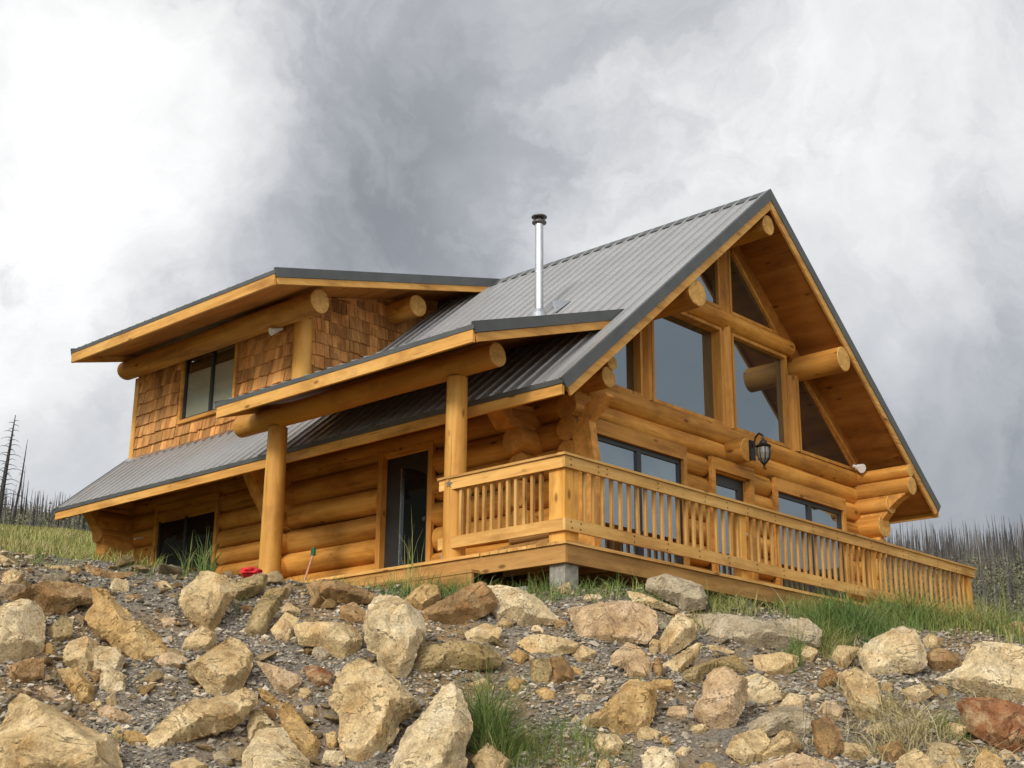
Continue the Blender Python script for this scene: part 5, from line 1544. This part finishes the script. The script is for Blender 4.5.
clump(207, 578, [(0, 0, .09, 60, .42, .32, .011, .45), (-20, -2, .06, 24, .40, .48, .007, .25), (-5, 0, .04, 14, .62, .50, .006, .2)], 'bright green leafy tuft in front of the rear sliding door')
clump(412, 594, [(0, 0, .10, 26, .75, .55, .006, .2)], 'tuft of tall thin seed stalks in front of the side door')

# ------------------------------------------------------------------ burnt forest
mt, N, p = mat('charred_trunk')
gv, ov = objvec(N, (6, 6, 0.8))
n_ = N.noise(gv, 1.0, 6, 0.65)
oi = N.n('ShaderNodeObjectInfo')
at = N.n('ShaderNodeAttribute', {'attribute_name': 'tint'})
f = N.math('ADD', N.math('MULTIPLY', n_, .5), N.math('MULTIPLY', N.math('FRACT', N.math('ADD', oi.outputs['Random'], at.outputs['Fac'])), .55))
c = N.ramp(f, [(0.25, (0.022, 0.020, 0.019)), (0.5, (0.055, 0.049, 0.045)), (0.72, (0.115, 0.104, 0.094)), (0.88, (0.22, 0.205, 0.185))])
N.put(p, 'Base_Color', c); p.inputs['Roughness'].default_value = 0.9
M['char'] = mt
mt, N, p = mat('young_aspen_leaves')
at = N.n('ShaderNodeAttribute', {'attribute_name': 'tint'})
c = N.ramp(at.outputs['Fac'], [(0.0, (0.06, 0.062, 0.036)), (0.5, (0.125, 0.122, 0.066)), (1.0, (0.21, 0.195, 0.11))])
N.put(p, 'Base_Color', c); p.inputs['Roughness'].default_value = 0.8
M['sapling'] = mt

def snag_arrays(x, y, z, h, r, lean_a, lean, sides=5, br=8):
    """one dead trunk with short bare branches as vertex/face lists (triangles)"""
    V = []; F = []
    def cone(p0, p1, r0, r1, s):
        b = len(V); d = p1 - p0; d = d / np.linalg.norm(d)
        u = np.cross(d, (0.3, 0.5, 0.8)); u /= np.linalg.norm(u); w = np.cross(d, u)
        for c_, rr in ((p0, r0), (p1, r1)):
            for k in range(s):
                an = 6.283 * k / s
                V.append(c_ + u * rr * math.cos(an) + w * rr * math.sin(an))
        for k in range(s):
            k2 = (k + 1) % s
            F.append((b + k, b + k2, b + s + k2)); F.append((b + k, b + s + k2, b + s + k))
    base = np.array([x, y, z]); top = base + np.array([math.cos(lean_a) * lean * h, math.sin(lean_a) * lean * h, h])
    mid = base + (top - base) * .5 + np.array([random.uniform(-.02, .02) * h, random.uniform(-.02, .02) * h, 0])
    cone(base - np.array([0, 0, .4]), mid, r, r * .65, sides); cone(mid, top, r * .65, r * .12, sides)
    for _ in range(br):
        t = random.uniform(.25, .98)
        q = base + (mid - base) * t * 2 if t < .5 else mid + (top - mid) * (t - .5) * 2
        a_ = random.uniform(0, 6.283); l_ = h * random.uniform(.03, .13) * (1.25 - t)
        e = q + np.array([math.cos(a_) * l_, math.sin(a_) * l_, l_ * random.uniform(-.45, .35)])
        cone(q, e, r * .22 * (1.2 - t), r * .03, 3)
        if l_ > .5:
            for _k in range(2):
                m_ = q + (e - q) * random.uniform(.4, .9); aa = a_ + random.uniform(-1, 1)
                cone(m_, m_ + np.array([math.cos(aa), math.sin(aa), random.uniform(-.4, .3)]) * l_ * .35, r * .08, r * .02, 3)
    return V, F

def snag_proto(h, r, br, seed):
    random.seed(seed)
    V, F = snag_arrays(0, 0, 0, h, r, random.uniform(0, 6.28), random.uniform(0, .05), 6, br)
    o = arr_mesh('dead_tree', V, F, M['char'])
    me = o.data; bpy.data.objects.remove(o)
    return me
SN = [snag_proto(9, .15, 16, 100 + i) for i in range(4)] + [snag_proto(8, .13, 26, 120 + i) for i in range(3)] + [snag_proto(6, .13, 5, 130 + i) for i in range(2)]
random.seed(11)
def place_snag(px, d, s, label, group, lean=.03):
    v = ray(px, 500); v = v / math.hypot(v[0], v[1])
    x, y = CAM[0] + d * v[0], CAM[1] + d * v[1]
    o = bpy.data.objects.new('dead_tree', random.choice(SN))
    o.location = (x, y, float(ground(x, y)))
    o.scale = (s, s, s); o.rotation_euler = (random.gauss(0, lean), random.gauss(0, lean), random.uniform(0, 6.28))
    COL.objects.link(o)
    return tag(o, label, 'tree', group)
# the near snag on the left, built with its own branches
v = ray(-1, 500); v = v / math.hypot(v[0], v[1]); d_ = 92
x, y = CAM[0] + d_ * v[0], CAM[1] + d_ * v[1]; zz = float(ground(x, y))
root = empty('dead_tree', (x, y, zz), 'tallest charred bare tree with drooping twigs at the left picture edge', 'tree', 'burnt trees behind the field')
random.seed(5)
V, F = snag_arrays(0, 0, 0, 7.6, .20, math.atan2(RM[0][1], RM[0][0]), .055, 7, 0)
o = arr_mesh('trunk', V, F, M['char']); o.parent = root
V, F = [], []
for i in range(46):
    t = .22 + .76 * i / 46; h_ = 7.6 * t
    q = np.array([RM[0][0] * .055 * h_, RM[0][1] * .055 * h_, h_]); a_ = i * 2.4
    l_ = 1.7 * (1.08 - t) * random.uniform(.6, 1.15) + .15
    pts_ = [q]
    for k in range(3):
        pts_.append(pts_[-1] + np.array([math.cos(a_) * l_ / 3, math.sin(a_) * l_ / 3, l_ * (.10 - .13 * k)]))
        a_ += random.uniform(-.3, .3)
    for k in range(3):
        p0, p1 = pts_[k], pts_[k + 1]; b = len(V); dd = p1 - p0; dd /= np.linalg.norm(dd)
        u = np.cross(dd, (0, 0, 1.0)); u /= np.linalg.norm(u); w = np.cross(dd, u)
        for c_, rr in ((p0, .032 - .008 * k), (p1, .024 - .008 * k)):
            for j in range(3): V.append(c_ + u * rr * math.cos(2.094 * j) + w * rr * math.sin(2.094 * j))
        for j in range(3):
            j2 = (j + 1) % 3; F.append((b + j, b + j2, b + 3 + j2)); F.append((b + j, b + 3 + j2, b + 3 + j))
        for _t in range(2):
            m_ = p0 + (p1 - p0) * random.random(); e_ = m_ + np.array([random.uniform(-.2, .2), random.uniform(-.2, .2), random.uniform(-.25, .05)]) * l_ * .8
            b = len(V); V += [m_, m_ + np.array([0, 0, .02]), e_]; F.append((b, b + 1, b + 2))
o = arr_mesh('branches', V, F, M['char']); o.parent = root
tag(place_snag(14, 110, .80, 'leaning charred tree just right of the tallest bare one', 'burnt trees behind the field', .06))
tag(place_snag(1, 100, .70, 'shorter charred tree crossing the left picture edge', 'burnt trees behind the field'))
tag(place_snag(20, 120, .62, 'thin twiggy charred tree third from the left picture edge', 'burnt trees behind the field'))
for i in range(70):
    place_snag(random.uniform(22, 175) if i < 95 else random.uniform(-120, 0), random.uniform(110, 190), random.uniform(.26, .50), 'thin bare charred tree in the burnt wood behind the left field', 'burnt trees behind the left field')
for i in range(150):
    px = random.uniform(880, 1060)
    place_snag(px, random.uniform(330, 450), random.uniform(.9, 1.45), 'slender grey burnt trunk on the far hillside at right', 'burnt trunks on the right hillside', .025)
# the rest of the burnt wood reads as one mass
random.seed(21)
AV, AF, AT = [], [], []; nn = 0
def mass(px0, px1, d0, d1, num, s0, s1, r):
    global nn
    for _ in range(num):
        px = random.uniform(px0, px1); d = d0 + (d1 - d0) * random.random()
        v = ray(px, 500); v = v / math.hypot(v[0], v[1]); x, y = CAM[0] + d * v[0], CAM[1] + d * v[1]
        h = random.uniform(s0, s1)
        V, F = snag_arrays(x, y, float(ground(x, y)), h, r * random.uniform(.6, 1.3), random.uniform(0, 6.28), random.gauss(0, .04), 4, 5)
        AV.extend(V); AF.extend([(a + nn, b + nn, c_ + nn) for a, b, c_ in F]); AT.extend([random.random()] * len(F)); nn = len(AV)
mass(-150, 190, 110, 270, 520, 1.8, 4.4, .085)
mass(870, 1100, 100, 170, 160, 3.0, 5.5, .09)
mass(870, 1080, 170, 330, 420, 4, 8.5, .12)
mass(860, 1150, 330, 470, 800, 5, 11, .18)
mass(190, 870, 220, 330, 250, 6, 10, .15)
mass(500, 870, 330, 470, 700, 5, 11, .18)
mass(1150, 1500, 200, 470, 700, 5, 10, .16)
mass(-450, -150, 110, 270, 350, 1.8, 4.4, .085)
fo = arr_mesh('burnt_forest', AV, AF, M['char'], AT)
tag(fo, kind='stuff')
# young green growth under the burnt trunks
def leafmass(name, px0, px1, d0, d1, num, s0, s1, leaf):
    Vs = []; T = []
    for _ in range(num):
        px = random.uniform(px0, px1); d = random.uniform(d0, d1)
        v = ray(px, 500); v = v / math.hypot(v[0], v[1]); x, y = CAM[0] + d * v[0], CAM[1] + d * v[1]
        s = random.uniform(s0, s1); k = 44
        g = rng.normal(0, .33, (k, 3)) * np.array([s * .7, s * .7, s * .9]) + np.array([x, y, float(ground(x, y)) + s * .7])
        o_ = rng.normal(0, 1, (k, 3, 3)) * leaf * (.25 + d / 450)
        Vs.append(g[:, None, :] + o_); T.append(np.clip(rng.normal(random.random(), .15, k), 0, 1))
    V = np.concatenate(Vs).reshape(-1, 3); T = np.concatenate(T)
    return arr_mesh(name, V, np.arange(len(V)).reshape(-1, 3), M['sapling'], T)
tag(leafmass('undergrowth', 865, 1100, 90, 460, 4600, .8, 2.8, .18), kind='stuff')
tag(leafmass('undergrowth', 450, 865, 170, 460, 1800, .8, 2.8, .18), kind='stuff')
tag(leafmass('undergrowth', 1100, 1500, 120, 460, 2500, .8, 2.8, .18), kind='stuff')
tag(leafmass('undergrowth', -150, 190, 105, 240, 260, .8, 1.8, .16), kind='stuff')
